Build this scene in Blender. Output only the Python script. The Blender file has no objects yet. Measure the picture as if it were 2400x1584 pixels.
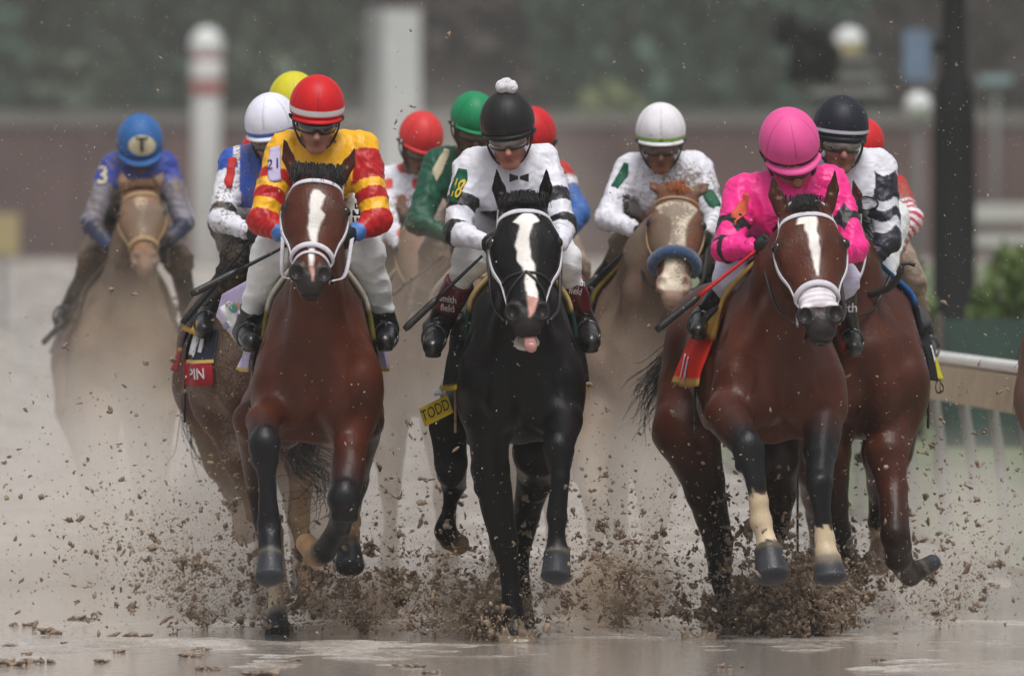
import bpy, math, random
import numpy as np
from mathutils import Vector, Matrix
from mathutils.bvhtree import BVHTree

random.seed(7)
rng = np.random.default_rng(11)
scene = bpy.context.scene
COL = scene.collection

# ------------------------------------------------------------------ camera
FPX = 26667.0          # focal length in photo pixels (photo 2400 x 1584)
HV = 566.0             # image row of the horizon
CAMH = 1.726           # camera height, m
cam_d = bpy.data.cameras.new('camera'); cam = bpy.data.objects.new('camera', cam_d); COL.objects.link(cam)
cam_d.lens = 400.0; cam_d.sensor_width = 36.0; cam_d.sensor_fit = 'HORIZONTAL'
cam_d.shift_y = (HV - 792.0) / 2400.0
cam_d.clip_start = 1.0; cam_d.clip_end = 3000.0
cam.location = (0, 0, CAMH); cam.rotation_euler = (math.pi / 2, 0, 0)
cam_d.dof.use_dof = True; cam_d.dof.focus_distance = 48.9; cam_d.dof.aperture_fstop = 4.0
scene.camera = cam

# ------------------------------------------------------------------ sky, sun, exposure
world = bpy.data.worlds.new('World'); scene.world = world; world.use_nodes = True
wn = world.node_tree; wn.nodes.clear()
sky = wn.nodes.new('ShaderNodeTexSky'); sky.sky_type = 'NISHITA'; sky.sun_disc = False
sky.sun_elevation = math.radians(68); sky.sun_rotation = math.radians(165)
sky.air_density = 1.0; sky.dust_density = 4.0; sky.ozone_density = 1.0
hs = wn.nodes.new('ShaderNodeHueSaturation'); hs.inputs['Saturation'].default_value = 0.22
bg = wn.nodes.new('ShaderNodeBackground'); bg.inputs['Strength'].default_value = 0.095
wo = wn.nodes.new('ShaderNodeOutputWorld')
wn.links.new(sky.outputs[0], hs.inputs['Color']); wn.links.new(hs.outputs[0], bg.inputs[0]); wn.links.new(bg.outputs[0], wo.inputs[0])
sun_d = bpy.data.lights.new('sun', 'SUN'); sun = bpy.data.objects.new('sun', sun_d); COL.objects.link(sun)
sun_d.energy = 1.75; sun_d.angle = math.radians(25); sun_d.color = (1.0, 0.97, 0.93)
sun.rotation_euler = (math.radians(22), 0, math.radians(15))
scene.view_settings.view_transform = 'Standard'; scene.view_settings.look = 'None'
scene.view_settings.gamma = 1.0; scene.view_settings.exposure = 0.28
scene.cycles.volume_bounces = 3; scene.cycles.max_bounces = 6
scene.cycles.diffuse_bounces = 2; scene.cycles.glossy_bounces = 3

# ------------------------------------------------------------------ small helpers
def at(u, v, Y):
    return np.array([(u - 1200.0) / FPX * Y, Y, CAMH - (v - HV) / FPX * Y])
def mpp(Y): return Y / FPX
def lin(c):
    c = np.asarray(c, float) / 255.0
    return np.where(c <= 0.04045, c / 12.92, ((c + 0.055) / 1.055) ** 2.4)
def tag(o, label=None, cat=None, group=None, kind=None):
    if label: o['label'] = label
    if cat: o['category'] = cat
    if group: o['group'] = group
    if kind: o['kind'] = kind
    return o
def empty(name, loc):
    o = bpy.data.objects.new(name, None); COL.objects.link(o); o.location = loc; o.empty_display_size = 0.2
    return o
def mesh_obj(name, V, F, mat, parent=None, cols=None, smooth=True, fcount=None):
    """V (n,3) world coordinates; F list of index tuples or (m,k) array."""
    V = np.asarray(V, np.float32)
    me = bpy.data.meshes.new(name)
    if isinstance(F, np.ndarray):
        m, k = F.shape
        me.vertices.add(len(V)); me.loops.add(m * k); me.polygons.add(m)
        me.vertices.foreach_set('co', V.ravel())
        me.loops.foreach_set('vertex_index', F.astype(np.int32).ravel())
        me.polygons.foreach_set('loop_start', np.arange(0, m * k, k, dtype=np.int32))
        me.update(calc_edges=True)
    else:
        me.from_pydata([tuple(map(float, v)) for v in V], [], F)
    if smooth:
        me.polygons.foreach_set('use_smooth', np.ones(len(me.polygons), bool))
    if cols is not None:
        a = me.color_attributes.new('col', 'FLOAT_COLOR', 'POINT')
        c4 = np.ones((len(V), 4), np.float32); c4[:, :3] = cols
        a.data.foreach_set('color', c4.ravel())
    o = bpy.data.objects.new(name, me); COL.objects.link(o)
    if mat: me.materials.append(mat)
    if parent is not None:
        L = np.array(parent_world(parent), np.float32)
        me.vertices.foreach_set('co', (V - L).ravel())
        o.parent = parent
    me.update()
    return o
def parent_world(p):
    v = Vector((0, 0, 0))
    while p is not None:
        v = v + p.location; p = p.parent
    return v
def root_mesh(name, V, F, mat, loc, cols=None, smooth=True):
    """top-level mesh with its origin at loc"""
    o = mesh_obj(name, np.asarray(V) - np.asarray(loc), F, mat, None, cols, smooth)
    o.location = loc
    return o
def snoise(P, f, seed=0, n=10):
    r = np.random.default_rng(seed); out = np.zeros(P.shape[:-1])
    for i in range(n):
        d = r.normal(size=3); d /= np.linalg.norm(d); ff = f * r.uniform(0.6, 1.9)
        out += np.sin(P @ (d * ff) + r.uniform(0, 6.28))
    return out / math.sqrt(n / 2.0) / 1.6
def norm(v):
    v = np.asarray(v, float); return v / (np.linalg.norm(v) + 1e-12)

# ------------------------------------------------------------------ materials
def mat_new(name):
    m = bpy.data.materials.new(name); m.use_nodes = True
    nt = m.node_tree; nt.nodes.clear()
    out = nt.nodes.new('ShaderNodeOutputMaterial'); b = nt.nodes.new('ShaderNodeBsdfPrincipled')
    nt.links.new(b.outputs[0], out.inputs[0])
    return m, nt, b
def N(nt, t, **kw):
    n = nt.nodes.new(t)
    for k, v in kw.items():
        if k.startswith('i_'): n.inputs[k[2:].replace('_', ' ')].default_value = v
        else: setattr(n, k, v)
    return n
def vmat(name, rough=0.5, spec=0.5, sheen=0.0, coat=0.0, var=0.15, vscale=25.0, bump=0.15, bscale=60.0,
         mud=0.0, mudscale=60.0, color=None, metallic=0.0, stretch=None, subs=0.0, fine=0.0, mudlo=0.5, crease=0.0):
    """colour from the 'col' attribute (or a constant), noise variation, bump, mud spatter"""
    m, nt, b = mat_new(name); L = nt.links.new
    if color is None:
        a = N(nt, 'ShaderNodeAttribute', attribute_name='col'); src = a.outputs['Color']
    else:
        a = N(nt, 'ShaderNodeRGB'); a.outputs[0].default_value = (*color, 1); src = a.outputs[0]
    tc = N(nt, 'ShaderNodeTexCoord'); vec = tc.outputs['Object']
    if stretch:
        mp = N(nt, 'ShaderNodeMapping'); mp.inputs['Scale'].default_value = stretch; L(vec, mp.inputs[0]); bvec = mp.outputs[0]
    else: bvec = vec
    n1 = N(nt, 'ShaderNodeTexNoise', i_Scale=vscale, i_Detail=5.0, i_Roughness=0.6); L(vec, n1.inputs['Vector'])
    mr = N(nt, 'ShaderNodeMapRange'); mr.inputs[1].default_value = 0.25; mr.inputs[2].default_value = 0.75
    mr.inputs[3].default_value = 1 - var; mr.inputs[4].default_value = 1 + var
    L(n1.outputs[0], mr.inputs[0])
    mx = N(nt, 'ShaderNodeVectorMath', operation='SCALE'); L(src, mx.inputs[0]); L(mr.outputs[0], mx.inputs['Scale'])
    col = mx.outputs[0]
    ruf = None
    if mud > 0:
        n2 = N(nt, 'ShaderNodeTexNoise', i_Scale=mudscale, i_Detail=6.0, i_Roughness=0.7); L(vec, n2.inputs['Vector'])
        n3 = N(nt, 'ShaderNodeTexNoise', i_Scale=5.0, i_Detail=3.0); L(vec, n3.inputs['Vector'])
        ad = N(nt, 'ShaderNodeMath', operation='ADD'); L(n2.outputs[0], ad.inputs[0]); L(n3.outputs[0], ad.inputs[1])
        r2 = N(nt, 'ShaderNodeMapRange'); lo = 1.32 - 0.4 * mud
        r2.inputs[1].default_value = lo; r2.inputs[2].default_value = lo + 0.10; L(ad.outputs[0], r2.inputs[0])
        r2.inputs[4].default_value = min(1.0, 0.55 + 0.4 * mud)
        mm = N(nt, 'ShaderNodeMix', data_type='RGBA'); L(r2.outputs[0], mm.inputs[0]); L(col, mm.inputs[6])
        mm.inputs[7].default_value = (0.16, 0.115, 0.08, 1)
        col = mm.outputs[2]
    L(col, b.inputs['Base Color'])
    b.inputs['Roughness'].default_value = rough; b.inputs['Specular IOR Level'].default_value = spec
    b.inputs['Metallic'].default_value = metallic
    if sheen: b.inputs['Sheen Weight'].default_value = sheen
    if coat: b.inputs['Coat Weight'].default_value = coat; b.inputs['Coat Roughness'].default_value = 0.15
    if subs:
        b.inputs['Subsurface Weight'].default_value = subs; b.inputs['Subsurface Radius'].default_value = (0.01, 0.004, 0.002)
        b.inputs['Subsurface Scale'].default_value = 1.0
    rr = N(nt, 'ShaderNodeMapRange'); rr.inputs[3].default_value = max(0.03, rough - 0.12); rr.inputs[4].default_value = min(1, rough + 0.18)
    L(n1.outputs[0], rr.inputs[0]); L(rr.outputs[0], b.inputs['Roughness'])
    if bump:
        n4 = N(nt, 'ShaderNodeTexNoise', i_Scale=bscale, i_Detail=4.0); L(bvec, n4.inputs['Vector'])
        bp = N(nt, 'ShaderNodeBump', i_Strength=bump); bp.inputs['Distance'].default_value = 0.01
        L(n4.outputs[0], bp.inputs['Height'])
        if crease:
            n5 = N(nt, 'ShaderNodeTexNoise', i_Scale=9.0, i_Detail=3.0, i_Distortion=1.2); n5.noise_type = 'FBM'; L(bvec, n5.inputs['Vector'])
            b5 = N(nt, 'ShaderNodeBump', i_Strength=crease); b5.inputs['Distance'].default_value = 0.012
            L(n5.outputs[0], b5.inputs['Height']); L(b5.outputs[0], bp.inputs['Normal'])
        L(bp.outputs[0], b.inputs['Normal'])
    return m

M = {}
M['coat'] = vmat('horse_coat', rough=0.36, spec=0.24, sheen=0.0, var=0.28, vscale=7, bump=0.22, bscale=120, stretch=(1, 1, 0.35), mud=0.24, mudscale=170, crease=.30)
M['coat_black'] = vmat('black_coat', rough=0.36, spec=0.16, var=0.2, vscale=7, bump=0.22, bscale=120, stretch=(1, 1, 0.35), mud=0.06, mudscale=170, crease=.30)
M['coat_muddy'] = vmat('muddy_coat', rough=0.6, spec=0.35, var=0.25, vscale=14, bump=0.2, bscale=90, mud=0.9, mudscale=90)
M['coat_dust'] = vmat('spattered_coat', rough=0.55, spec=0.35, var=0.2, vscale=14, bump=0.15, bscale=90, mud=0.8, mudscale=120)
M['silk'] = vmat('silk', rough=0.42, spec=0.4, sheen=0.05, var=0.07, vscale=12, bump=0.55, bscale=16, stretch=(1.6, 1.0, 0.7), crease=.45)
M['silk_mud'] = vmat('spattered_silk', rough=0.5, spec=0.35, sheen=0.05, var=0.10, vscale=14, bump=0.5, bscale=16, mud=0.72, mudscale=75, stretch=(1.6, 1.0, 0.7), crease=.45)
M['silk_filthy'] = vmat('muddy_silk', rough=0.6, spec=0.3, sheen=0.1, var=0.2, vscale=14, bump=0.5, bscale=16, mud=0.85, mudscale=55, stretch=(1.6, 1.0, 0.7), crease=.45)
M['breeches'] = vmat('breeches_cloth', rough=0.6, spec=0.3, sheen=0.2, var=0.06, vscale=14, bump=0.5, bscale=15, stretch=(0.8, 1.0, 2.2), crease=.35)
M['breeches_mud'] = vmat('muddy_breeches_cloth', rough=0.6, spec=0.3, var=0.2, vscale=14, bump=0.5, bscale=15, mud=0.8, mudscale=60, stretch=(0.8, 1.0, 2.2), crease=.35)
M['helmet'] = vmat('helmet_cover', rough=0.5, spec=0.3, sheen=0.03, var=0.05, vscale=15, bump=0.08, bscale=200)
M['helmet_mud'] = vmat('muddy_helmet_cover', rough=0.55, spec=0.35, sheen=0.1, var=0.1, vscale=15, bump=0.1, bscale=120, mud=0.35, mudscale=40)
M['boot'] = vmat('boot_leather', rough=0.30, spec=0.5, coat=0.15, var=0.2, vscale=20, bump=0.5, bscale=28, mud=0.06, mudscale=110)
M['glove'] = vmat('glove_leather', rough=0.6, spec=0.35, var=0.2, vscale=30, bump=0.3, bscale=90, color=(0.012, 0.012, 0.013))
M['black_leather'] = vmat('black_leather', rough=0.4, spec=0.5, var=0.2, vscale=30, bump=0.2, bscale=90, color=(0.012, 0.011, 0.011))
M['brown_leather'] = vmat('brown_leather', rough=0.45, spec=0.5, var=0.2, vscale=30, bump=0.2, bscale=90, color=(0.035, 0.018, 0.012))
M['white_strap'] = vmat('white_strap', rough=0.6, spec=0.3, sheen=0.3, var=0.12, vscale=40, bump=0.25, bscale=160, color=(0.62, 0.60, 0.66), mud=0.08, mudscale=90)
M['tan_strap'] = vmat('tan_strap', rough=0.6, spec=0.3, var=0.15, vscale=40, bump=0.25, bscale=160, color=(0.35, 0.24, 0.13), mud=0.3)
M['blue_fleece'] = vmat('blue_fleece', rough=0.9, spec=0.1, sheen=0.5, var=0.3, vscale=60, bump=1.0, bscale=140, color=(0.035, 0.075, 0.16), mud=0.35, mudscale=80)
M['cloth'] = vmat('saddle_cloth_fabric', rough=0.7, spec=0.2, sheen=0.0, var=0.08, vscale=20, bump=0.3, bscale=30, crease=.3, mud=0.10, mudscale=90)
M['cloth_mud'] = vmat('muddy_saddle_cloth_fabric', rough=0.7, spec=0.25, var=0.12, vscale=20, bump=0.3, bscale=30, mud=0.4, mudscale=90)
M['skin'] = vmat('skin', rough=0.5, spec=0.4, var=0.12, vscale=30, bump=0.15, bscale=120, subs=0.15, mud=0.05)
M['skin_mud'] = vmat('muddy_skin', rough=0.55, spec=0.4, var=0.25, vscale=30, bump=0.2, bscale=120, mud=0.9, mudscale=60)
M['hair'] = vmat('horse_hair', rough=0.45, spec=0.4, var=0.3, vscale=20, bump=0)
M['metal'] = vmat('steel', rough=0.25, spec=0.6, var=0.1, bump=0, color=(0.55, 0.55, 0.57), metallic=1.0)
M['dark_metal'] = vmat('dark_steel', rough=0.35, spec=0.6, var=0.1, bump=0, color=(0.10, 0.10, 0.11), metallic=1.0)
M['horn'] = vmat('eye_gloss', rough=0.08, spec=0.8, var=0.1, bump=0, color=(0.006, 0.004, 0.003))
M['lens'] = vmat('goggle_lens', rough=0.08, spec=0.8, coat=0.6, var=0.4, vscale=25, bump=0.1, bscale=30, color=(0.022, 0.020, 0.018))
M['lens_clear'] = vmat('clear_goggle_lens', rough=0.12, spec=0.8, coat=0.8, var=0.5, vscale=25, bump=0.15, bscale=30, color=(0.13, 0.105, 0.09))
M['lens_mud'] = vmat('muddy_goggle_lens', rough=0.4, spec=0.5, var=0.4, vscale=35, bump=0.3, bscale=50, color=(0.10, 0.07, 0.045), mud=0.9, mudscale=50)
M['white'] = vmat('white_print', rough=0.6, spec=0.3, var=0.03, bump=0, color=(0.7, 0.7, 0.72))
M['black'] = vmat('black_print', rough=0.6, spec=0.3, var=0.1, bump=0, color=(0.012, 0.012, 0.014))
M['gold'] = vmat('gold_print', rough=0.6, spec=0.3, var=0.05, bump=0, color=(0.62, 0.42, 0.03))
M['navy'] = vmat('navy_print', rough=0.6, spec=0.3, var=0.05, bump=0, color=(0.03, 0.035, 0.12))
M['tongue'] = vmat('tongue', rough=0.3, spec=0.6, var=0.15, bump=0.2, bscale=80, color=(0.42, 0.20, 0.18), subs=0.2)
M['pompom'] = vmat('pompom_wool', rough=0.95, spec=0.1, sheen=0.6, var=0.08, vscale=60, bump=0.9, bscale=150, color=(0.78, 0.77, 0.82))

# ------------------------------------------------------------------ implicit surfaces
class Field:
    """smooth union of elliptical round cones, meshed with surface nets"""
    def __init__(s): s.P = []
    def seg(s, a, b, ra, rb=None, side=(1, 0, 0), k=0.03, ca=None, cb=None, neg=False, cap=None, id='', sharp=False):
        a = np.asarray(a, float); b = np.asarray(b, float)
        ra = (ra, ra) if np.isscalar(ra) else ra
        rb = ra if rb is None else ((rb, rb) if np.isscalar(rb) else rb)
        L = np.linalg.norm(b - a); ax = (b - a) / L if L > 1e-6 else np.array([0, 0, 1.0])
        sd = np.asarray(side, float)
        if abs(norm(sd) @ ax) > 0.96: sd = np.array([0, 0, 1.0]) if abs(ax[2]) < .8 else np.array([0, 1.0, 0])
        sd = sd - sd @ ax * ax; sd = norm(sd)
        s.P.append(dict(a=a, L=L, ax=ax, sd=sd, n=np.cross(ax, sd), ra=ra, rb=rb, k=k, ca=ca, cb=cb if cb is not None else ca,
                        neg=neg, cap=cap, id=id, sharp=sharp, lo=np.minimum(a - max(max(ra), cap or 0), b - max(max(rb), cap or 0)),
                        hi=np.maximum(a + max(max(ra), cap or 0), b + max(max(rb), cap or 0))))
    def ell(s, c, r, R=None, k=0.03, ca=None, neg=False, id=''):
        """r = (x, y, z) radii in the frame R (columns x, y, z)"""
        c = np.asarray(c, float); R = np.eye(3) if R is None else np.asarray(R, float)
        m = max(r)
        s.P.append(dict(a=c, L=0.0, ax=R[:, 2], sd=R[:, 0], n=R[:, 1], ra=(r[0], r[1]), rb=(r[0], r[1]), k=k, ca=ca, cb=ca,
                        neg=neg, cap=r[2], id=id, lo=c - m, hi=c + m))
    @staticmethod
    def ev(p, X, Y, Z):
        a = p['a']; x = X - a[0]; y = Y - a[1]; z = Z - a[2]
        ax, sd, n = p['ax'], p['sd'], p['n']
        ta = x * ax[0] + y * ax[1] + z * ax[2]
        qs = x * sd[0] + y * sd[1] + z * sd[2]; qn = x * n[0] + y * n[1] + z * n[2]
        L = p['L']
        if L > 1e-6:
            t = np.clip(ta / L, 0, 1); qa = ta - t * L
            rs = p['ra'][0] + t * (p['rb'][0] - p['ra'][0]); rn = p['ra'][1] + t * (p['rb'][1] - p['ra'][1])
        else:
            t = 0.0 * ta; qa = ta; rs, rn = p['ra']
        rc = p['cap'] if p['cap'] else (np.minimum(rs, rn))
        A, B, C = qa / rc, qs / rs, qn / rn
        k0 = np.sqrt(A * A + B * B + C * C) + 1e-9
        A /= rc; B /= rs; C /= rn
        k1 = np.sqrt(A * A + B * B + C * C) + 1e-9
        return k0 * (k0 - 1) / k1, t
    def mesh(s, res, zfine=None, yfine=None, disp=None):
        pos = [p for p in s.P if not p['neg']]
        lo = np.min([p['lo'] for p in pos], 0) - 0.03; hi = np.max([p['hi'] for p in pos], 0) + 0.03
        def ax(l, h, fine):
            if fine is None: return np.arange(l, h + res, res)
            f0, f1, c = fine; out = [l]
            while out[-1] < h:
                out.append(out[-1] + (res if f0 <= out[-1] <= f1 else c))
            return np.array(out)
        xs, ys, zs = ax(lo[0], hi[0], None), ax(lo[1], hi[1], yfine), ax(lo[2], hi[2], zfine)
        F = np.full((len(xs), len(ys), len(zs)), 0.5, np.float32)
        for p in s.P:
            mg = p['k'] + 0.03
            i0, i1 = np.searchsorted(xs, [p['lo'][0] - mg, p['hi'][0] + mg]); j0, j1 = np.searchsorted(ys, [p['lo'][1] - mg, p['hi'][1] + mg])
            k0, k1 = np.searchsorted(zs, [p['lo'][2] - mg, p['hi'][2] + mg])
            if i1 <= i0 or j1 <= j0 or k1 <= k0: continue
            d, _ = s.ev(p, xs[i0:i1, None, None].astype(np.float32), ys[None, j0:j1, None].astype(np.float32), zs[None, None, k0:k1].astype(np.float32))
            f = F[i0:i1, j0:j1, k0:k1]; k = p['k']
            if p['neg']:
                h = np.maximum(k - np.abs(f + d), 0) / k
                F[i0:i1, j0:j1, k0:k1] = np.maximum(f, -d) + h * h * k * 0.25
            else:
                h = np.maximum(k - np.abs(f - d), 0) / k
                F[i0:i1, j0:j1, k0:k1] = np.minimum(f, d) - h * h * k * 0.25
        return surface_nets(F, xs, ys, zs)
    def colour(s, V, sigma=0.008):
        num = np.zeros((len(V), 3)); den = np.zeros(len(V)) + 1e-12
        X, Y, Z = V[:, 0], V[:, 1], V[:, 2]
        for p in s.P:
            if p['ca'] is None: continue
            mg = 0.06
            m = np.all((V > p['lo'] - mg) & (V < p['hi'] + mg), 1)
            if not m.any(): continue
            d, t = s.ev(p, X[m], Y[m], Z[m])
            if p['neg']: d = np.abs(d) - 0.004
            w = np.exp(-np.clip(d, -0.05, 0.2) / sigma)
            t = t[:, None]
            if p.get('sharp'): t = np.clip((t - .5 + (snoise(V[m], 140, 2) * .22 + snoise(V[m], 50, 7) * .12)[:, None]) * 5 + .5, 0, 1)
            c = np.asarray(p['ca']) * (1 - t) + np.asarray(p['cb']) * t
            num[m] += w[:, None] * c; den[m] += w
        return num / den[:, None]
    def near(s, V, ids=None):
        best = np.full(len(V), 9.0); bi = np.zeros(len(V), int); bt = np.zeros(len(V))
        names = []
        for i, p in enumerate(s.P):
            names.append(p['id'])
            if p['neg'] or not p['id']: continue
            d, t = s.ev(p, V[:, 0], V[:, 1], V[:, 2])
            m = d < best
            best[m] = d[m]; bi[m] = i; bt[m] = t[m]
        return np.array(names)[bi], bt

def surface_nets(F, xs, ys, zs):
    ins = F < 0
    c = ins[:-1, :-1, :-1].astype(np.int8)
    cnt = np.zeros_like(c)
    for i in (0, 1):
        for j in (0, 1):
            for k in (0, 1):
                cnt += ins[i:ins.shape[0] - 1 + i, j:ins.shape[1] - 1 + j, k:ins.shape[2] - 1 + k]
    act = (cnt > 0) & (cnt < 8)
    I, J, K = np.nonzero(act)
    idx = np.full(act.shape, -1, np.int32); idx[I, J, K] = np.arange(len(I))
    acc = np.zeros((len(I), 3)); n = np.zeros(len(I))
    corners = [(i, j, k) for i in (0, 1) for j in (0, 1) for k in (0, 1)]
    for a in corners:
        for ax in range(3):
            if a[ax]: continue
            b = list(a); b[ax] = 1
            fa = F[I + a[0], J + a[1], K + a[2]]; fb = F[I + b[0], J + b[1], K + b[2]]
            m = (fa < 0) != (fb < 0)
            t = np.where(m, fa / np.where(m, fa - fb, 1), 0)
            pa = np.stack([xs[I + a[0]], ys[J + a[1]], zs[K + a[2]]], 1); pb = np.stack([xs[I + b[0]], ys[J + b[1]], zs[K + b[2]]], 1)
            acc[m] += (pa + (pb - pa) * t[:, None])[m]; n[m] += 1
    V = acc / n[:, None]
    faces = []
    for ax in range(3):
        sl0 = [slice(None)] * 3; sl1 = [slice(None)] * 3; sl0[ax] = slice(0, -1); sl1[ax] = slice(1, None)
        e0, e1 = ins[tuple(sl0)], ins[tuple(sl1)]
        ch = e0 != e1
        P = np.stack(np.nonzero(ch), 1)
        o1, o2 = (ax + 1) % 3, (ax + 2) % 3
        ok = (P[:, o1] > 0) & (P[:, o2] > 0) & (P[:, o1] < idx.shape[o1]) & (P[:, o2] < idx.shape[o2])
        P = P[ok]; up = e0[P[:, 0], P[:, 1], P[:, 2]]
        q = []
        for d1, d2 in ((1, 1), (0, 1), (0, 0), (1, 0)):
            Q = P.copy(); Q[:, o1] -= d1; Q[:, o2] -= d2
            q.append(idx[Q[:, 0], Q[:, 1], Q[:, 2]])
        q = np.stack(q, 1); q[~up] = q[~up][:, ::-1]
        faces.append(q)
    Fc = np.concatenate(faces); Fc = Fc[(Fc >= 0).all(1)]
    # one light smoothing pass
    for _ in range(2):
        s_ = np.zeros_like(V); w = np.zeros(len(V))
        for a, b in ((0, 1), (1, 2), (2, 3), (3, 0)):
            np.add.at(s_, Fc[:, a], V[Fc[:, b]]); np.add.at(w, Fc[:, a], 1)
        V = V * 0.5 + 0.5 * s_ / np.maximum(w, 1)[:, None]
    return V, Fc
def normals(V, F):
    n = np.zeros_like(V)
    fn = np.cross(V[F[:, 2]] - V[F[:, 0]], V[F[:, 3 % F.shape[1]]] - V[F[:, 1]])
    for i in range(F.shape[1]): np.add.at(n, F[:, i], fn)
    return n / (np.linalg.norm(n, axis=1)[:, None] + 1e-12)
def bvh_of(V, F):
    return BVHTree.FromPolygons([Vector(v) for v in V], [tuple(map(int, f)) for f in F])

# ------------------------------------------------------------------ tubes, straps, patches, text
def spline(pts, n):
    pts = np.asarray(pts, float)
    if len(pts) == 2: return pts[0] + (pts[1] - pts[0]) * np.linspace(0, 1, n)[:, None]
    P = np.vstack([2 * pts[0] - pts[1], pts, 2 * pts[-1] - pts[-2]])
    t = np.linspace(0, len(pts) - 1 - 1e-9, n); i = t.astype(int); f = (t - i)[:, None]
    p0, p1, p2, p3 = P[i], P[i + 1], P[i + 2], P[i + 3]
    return 0.5 * ((2 * p1) + (-p0 + p2) * f + (2 * p0 - 5 * p1 + 4 * p2 - p3) * f ** 2 + (-p0 + 3 * p1 - 3 * p2 + p3) * f ** 3)
def tube(path, r, nrm=None, flat=1.0, sides=8, closed=True):
    """path (n,3); r scalar/array radius along the side; flat = thickness ratio along nrm"""
    path = np.asarray(path, float); n = len(path); r = np.broadcast_to(np.asarray(r, float), (n,))
    T = np.gradient(path, axis=0); T /= np.linalg.norm(T, axis=1)[:, None] + 1e-12
    if nrm is None:
        ref = np.array([0.13, 0.2, 1.0]); ref = ref if abs(T[0] @ norm(ref)) < 0.9 else np.array([1.0, 0.1, 0]); nrm = np.tile(ref, (n, 1))
    nrm = nrm - (nrm * T).sum(1)[:, None] * T; nrm /= np.linalg.norm(nrm, axis=1)[:, None] + 1e-12
    B = np.cross(T, nrm)
    a = np.linspace(0, 2 * math.pi, sides, endpoint=False)
    V = path[:, None] + r[:, None, None] * (np.cos(a)[None, :, None] * B[:, None] + flat * np.sin(a)[None, :, None] * nrm[:, None])
    V = V.reshape(-1, 3); F = []
    for i in range(n - 1):
        for j in range(sides):
            k = (j + 1) % sides
            F.append((i * sides + j, i * sides + k, (i + 1) * sides + k, (i + 1) * sides + j))
    F.append(tuple(range(sides - 1, -1, -1))); F.append(tuple((n - 1) * sides + j for j in range(sides)))
    return V, F
def merge(parts):
    V, F, o = [], [], 0
    for v, f in parts:
        V.append(np.asarray(v)); F += [tuple(int(i) + o for i in q) for q in f]; o += len(v)
    return np.vstack(V), F
def strap(bvh, pts, w, thick=0.006, n=28, lift=0.0, sides=8):
    """flat band that lies on the surface"""
    path = spline(pts, n); P, Nn = [], []
    for p in path:
        loc, nr, _, _ = bvh.find_nearest(Vector(p))
        if loc is None: loc, nr = Vector(p), Vector((0, -1, 0))
        P.append(np.array(loc) + np.array(nr) * (thick * 0.5 + lift)); Nn.append(np.array(nr))
    P = np.array(P); Nn = np.array(Nn)
    for _ in range(2):
        P[1:-1] = 0.5 * P[1:-1] + 0.25 * (P[:-2] + P[2:]); Nn[1:-1] = Nn[1:-1] + 0.5 * (Nn[:-2] + Nn[2:])
    return tube(P, w * 0.5, Nn, flat=thick / w, sides=sides)
def text_data(s, size=1.0, shear=0.0, bold=0.0):
    cu = bpy.data.curves.new('txt', 'FONT'); cu.body = s; cu.size = size; cu.align_x = 'CENTER'; cu.align_y = 'CENTER'
    cu.shear = shear; cu.offset = bold * size * .9; cu.resolution_u = 3
    ob = bpy.data.objects.new('txt', cu); COL.objects.link(ob)
    dg = bpy.context.evaluated_depsgraph_get()
    me = bpy.data.meshes.new_from_object(ob.evaluated_get(dg))
    V = np.array([v.co[:] for v in me.vertices]); F = [tuple(p.vertices) for p in me.polygons]
    bpy.data.objects.remove(ob); bpy.data.curves.remove(cu); bpy.data.meshes.remove(me)
    return V, F
def onto(bvh, c, right, up, V2, off=0.004, reach=0.25, clip=.03):
    """lay 2-D points on a surface by casting rays against the patch normal"""
    right = norm(right); up = norm(up); nz = norm(np.cross(right, up)); c = np.asarray(c, float); out = []; last = None
    for p in V2:
        q = c + right * p[0] + up * p[1]
        hit = bvh.ray_cast(Vector(q + nz * reach), Vector(-nz), reach * 2)
        if hit[0] is not None: s_ = (np.array(hit[0]) - q) @ nz; last = s_
        else: s_ = last if last is not None else 0.0
        out.append([q, s_])
    ds = np.array([o[1] for o in out]); med = np.median(ds); ds = np.clip(ds, med - clip, med + clip)
    return np.array([o[0] for o in out]) + nz * (ds[:, None] + off)
def patch(bvh, c, right, up, w, h, off=0.003, nx=8, ny=12, round_=0.0, thick=0.003, reach=.25, clip=.03):
    gx, gy = np.meshgrid(np.linspace(-w / 2, w / 2, nx), np.linspace(-h / 2, h / 2, ny), indexing='ij')
    if round_: gx = gx * (1 - round_ * (2 * np.abs(gy) / h) ** 3)
    P = np.stack([gx.ravel(), gy.ravel()], 1); V = onto(bvh, c, right, up, P, off, reach, clip)
    nz = norm(np.cross(norm(right), norm(up))); V2 = V - nz * thick; n = len(V)
    F = []
    for i in range(nx - 1):
        for j in range(ny - 1):
            a, b, c_, d = i * ny + j, (i + 1) * ny + j, (i + 1) * ny + j + 1, i * ny + j + 1
            F.append((a, b, c_, d)); F.append((n + d, n + c_, n + b, n + a))
    rim = [i * ny for i in range(nx)] + [(nx - 1) * ny + j for j in range(1, ny)] + [i * ny + ny - 1 for i in range(nx - 2, -1, -1)] + [j for j in range(ny - 2, 0, -1)]
    for a, b in zip(rim, rim[1:] + rim[:1]): F.append((b, a, n + a, n + b))
    return np.vstack([V, V2]), F
def lettering(name, s, bvh, c, right, up, h, mat, parent, off=0.006, shear=0.0, bold=0.0, sx=1.0, reach=.25, clip=.03):
    V, F = text_data(s, h * 1.4, shear, bold)
    V = V * np.array([sx, 1, 1])
    return mesh_obj(name, onto(bvh, c, right, up, V, off, reach, clip), F, mat, parent, smooth=False)
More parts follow.
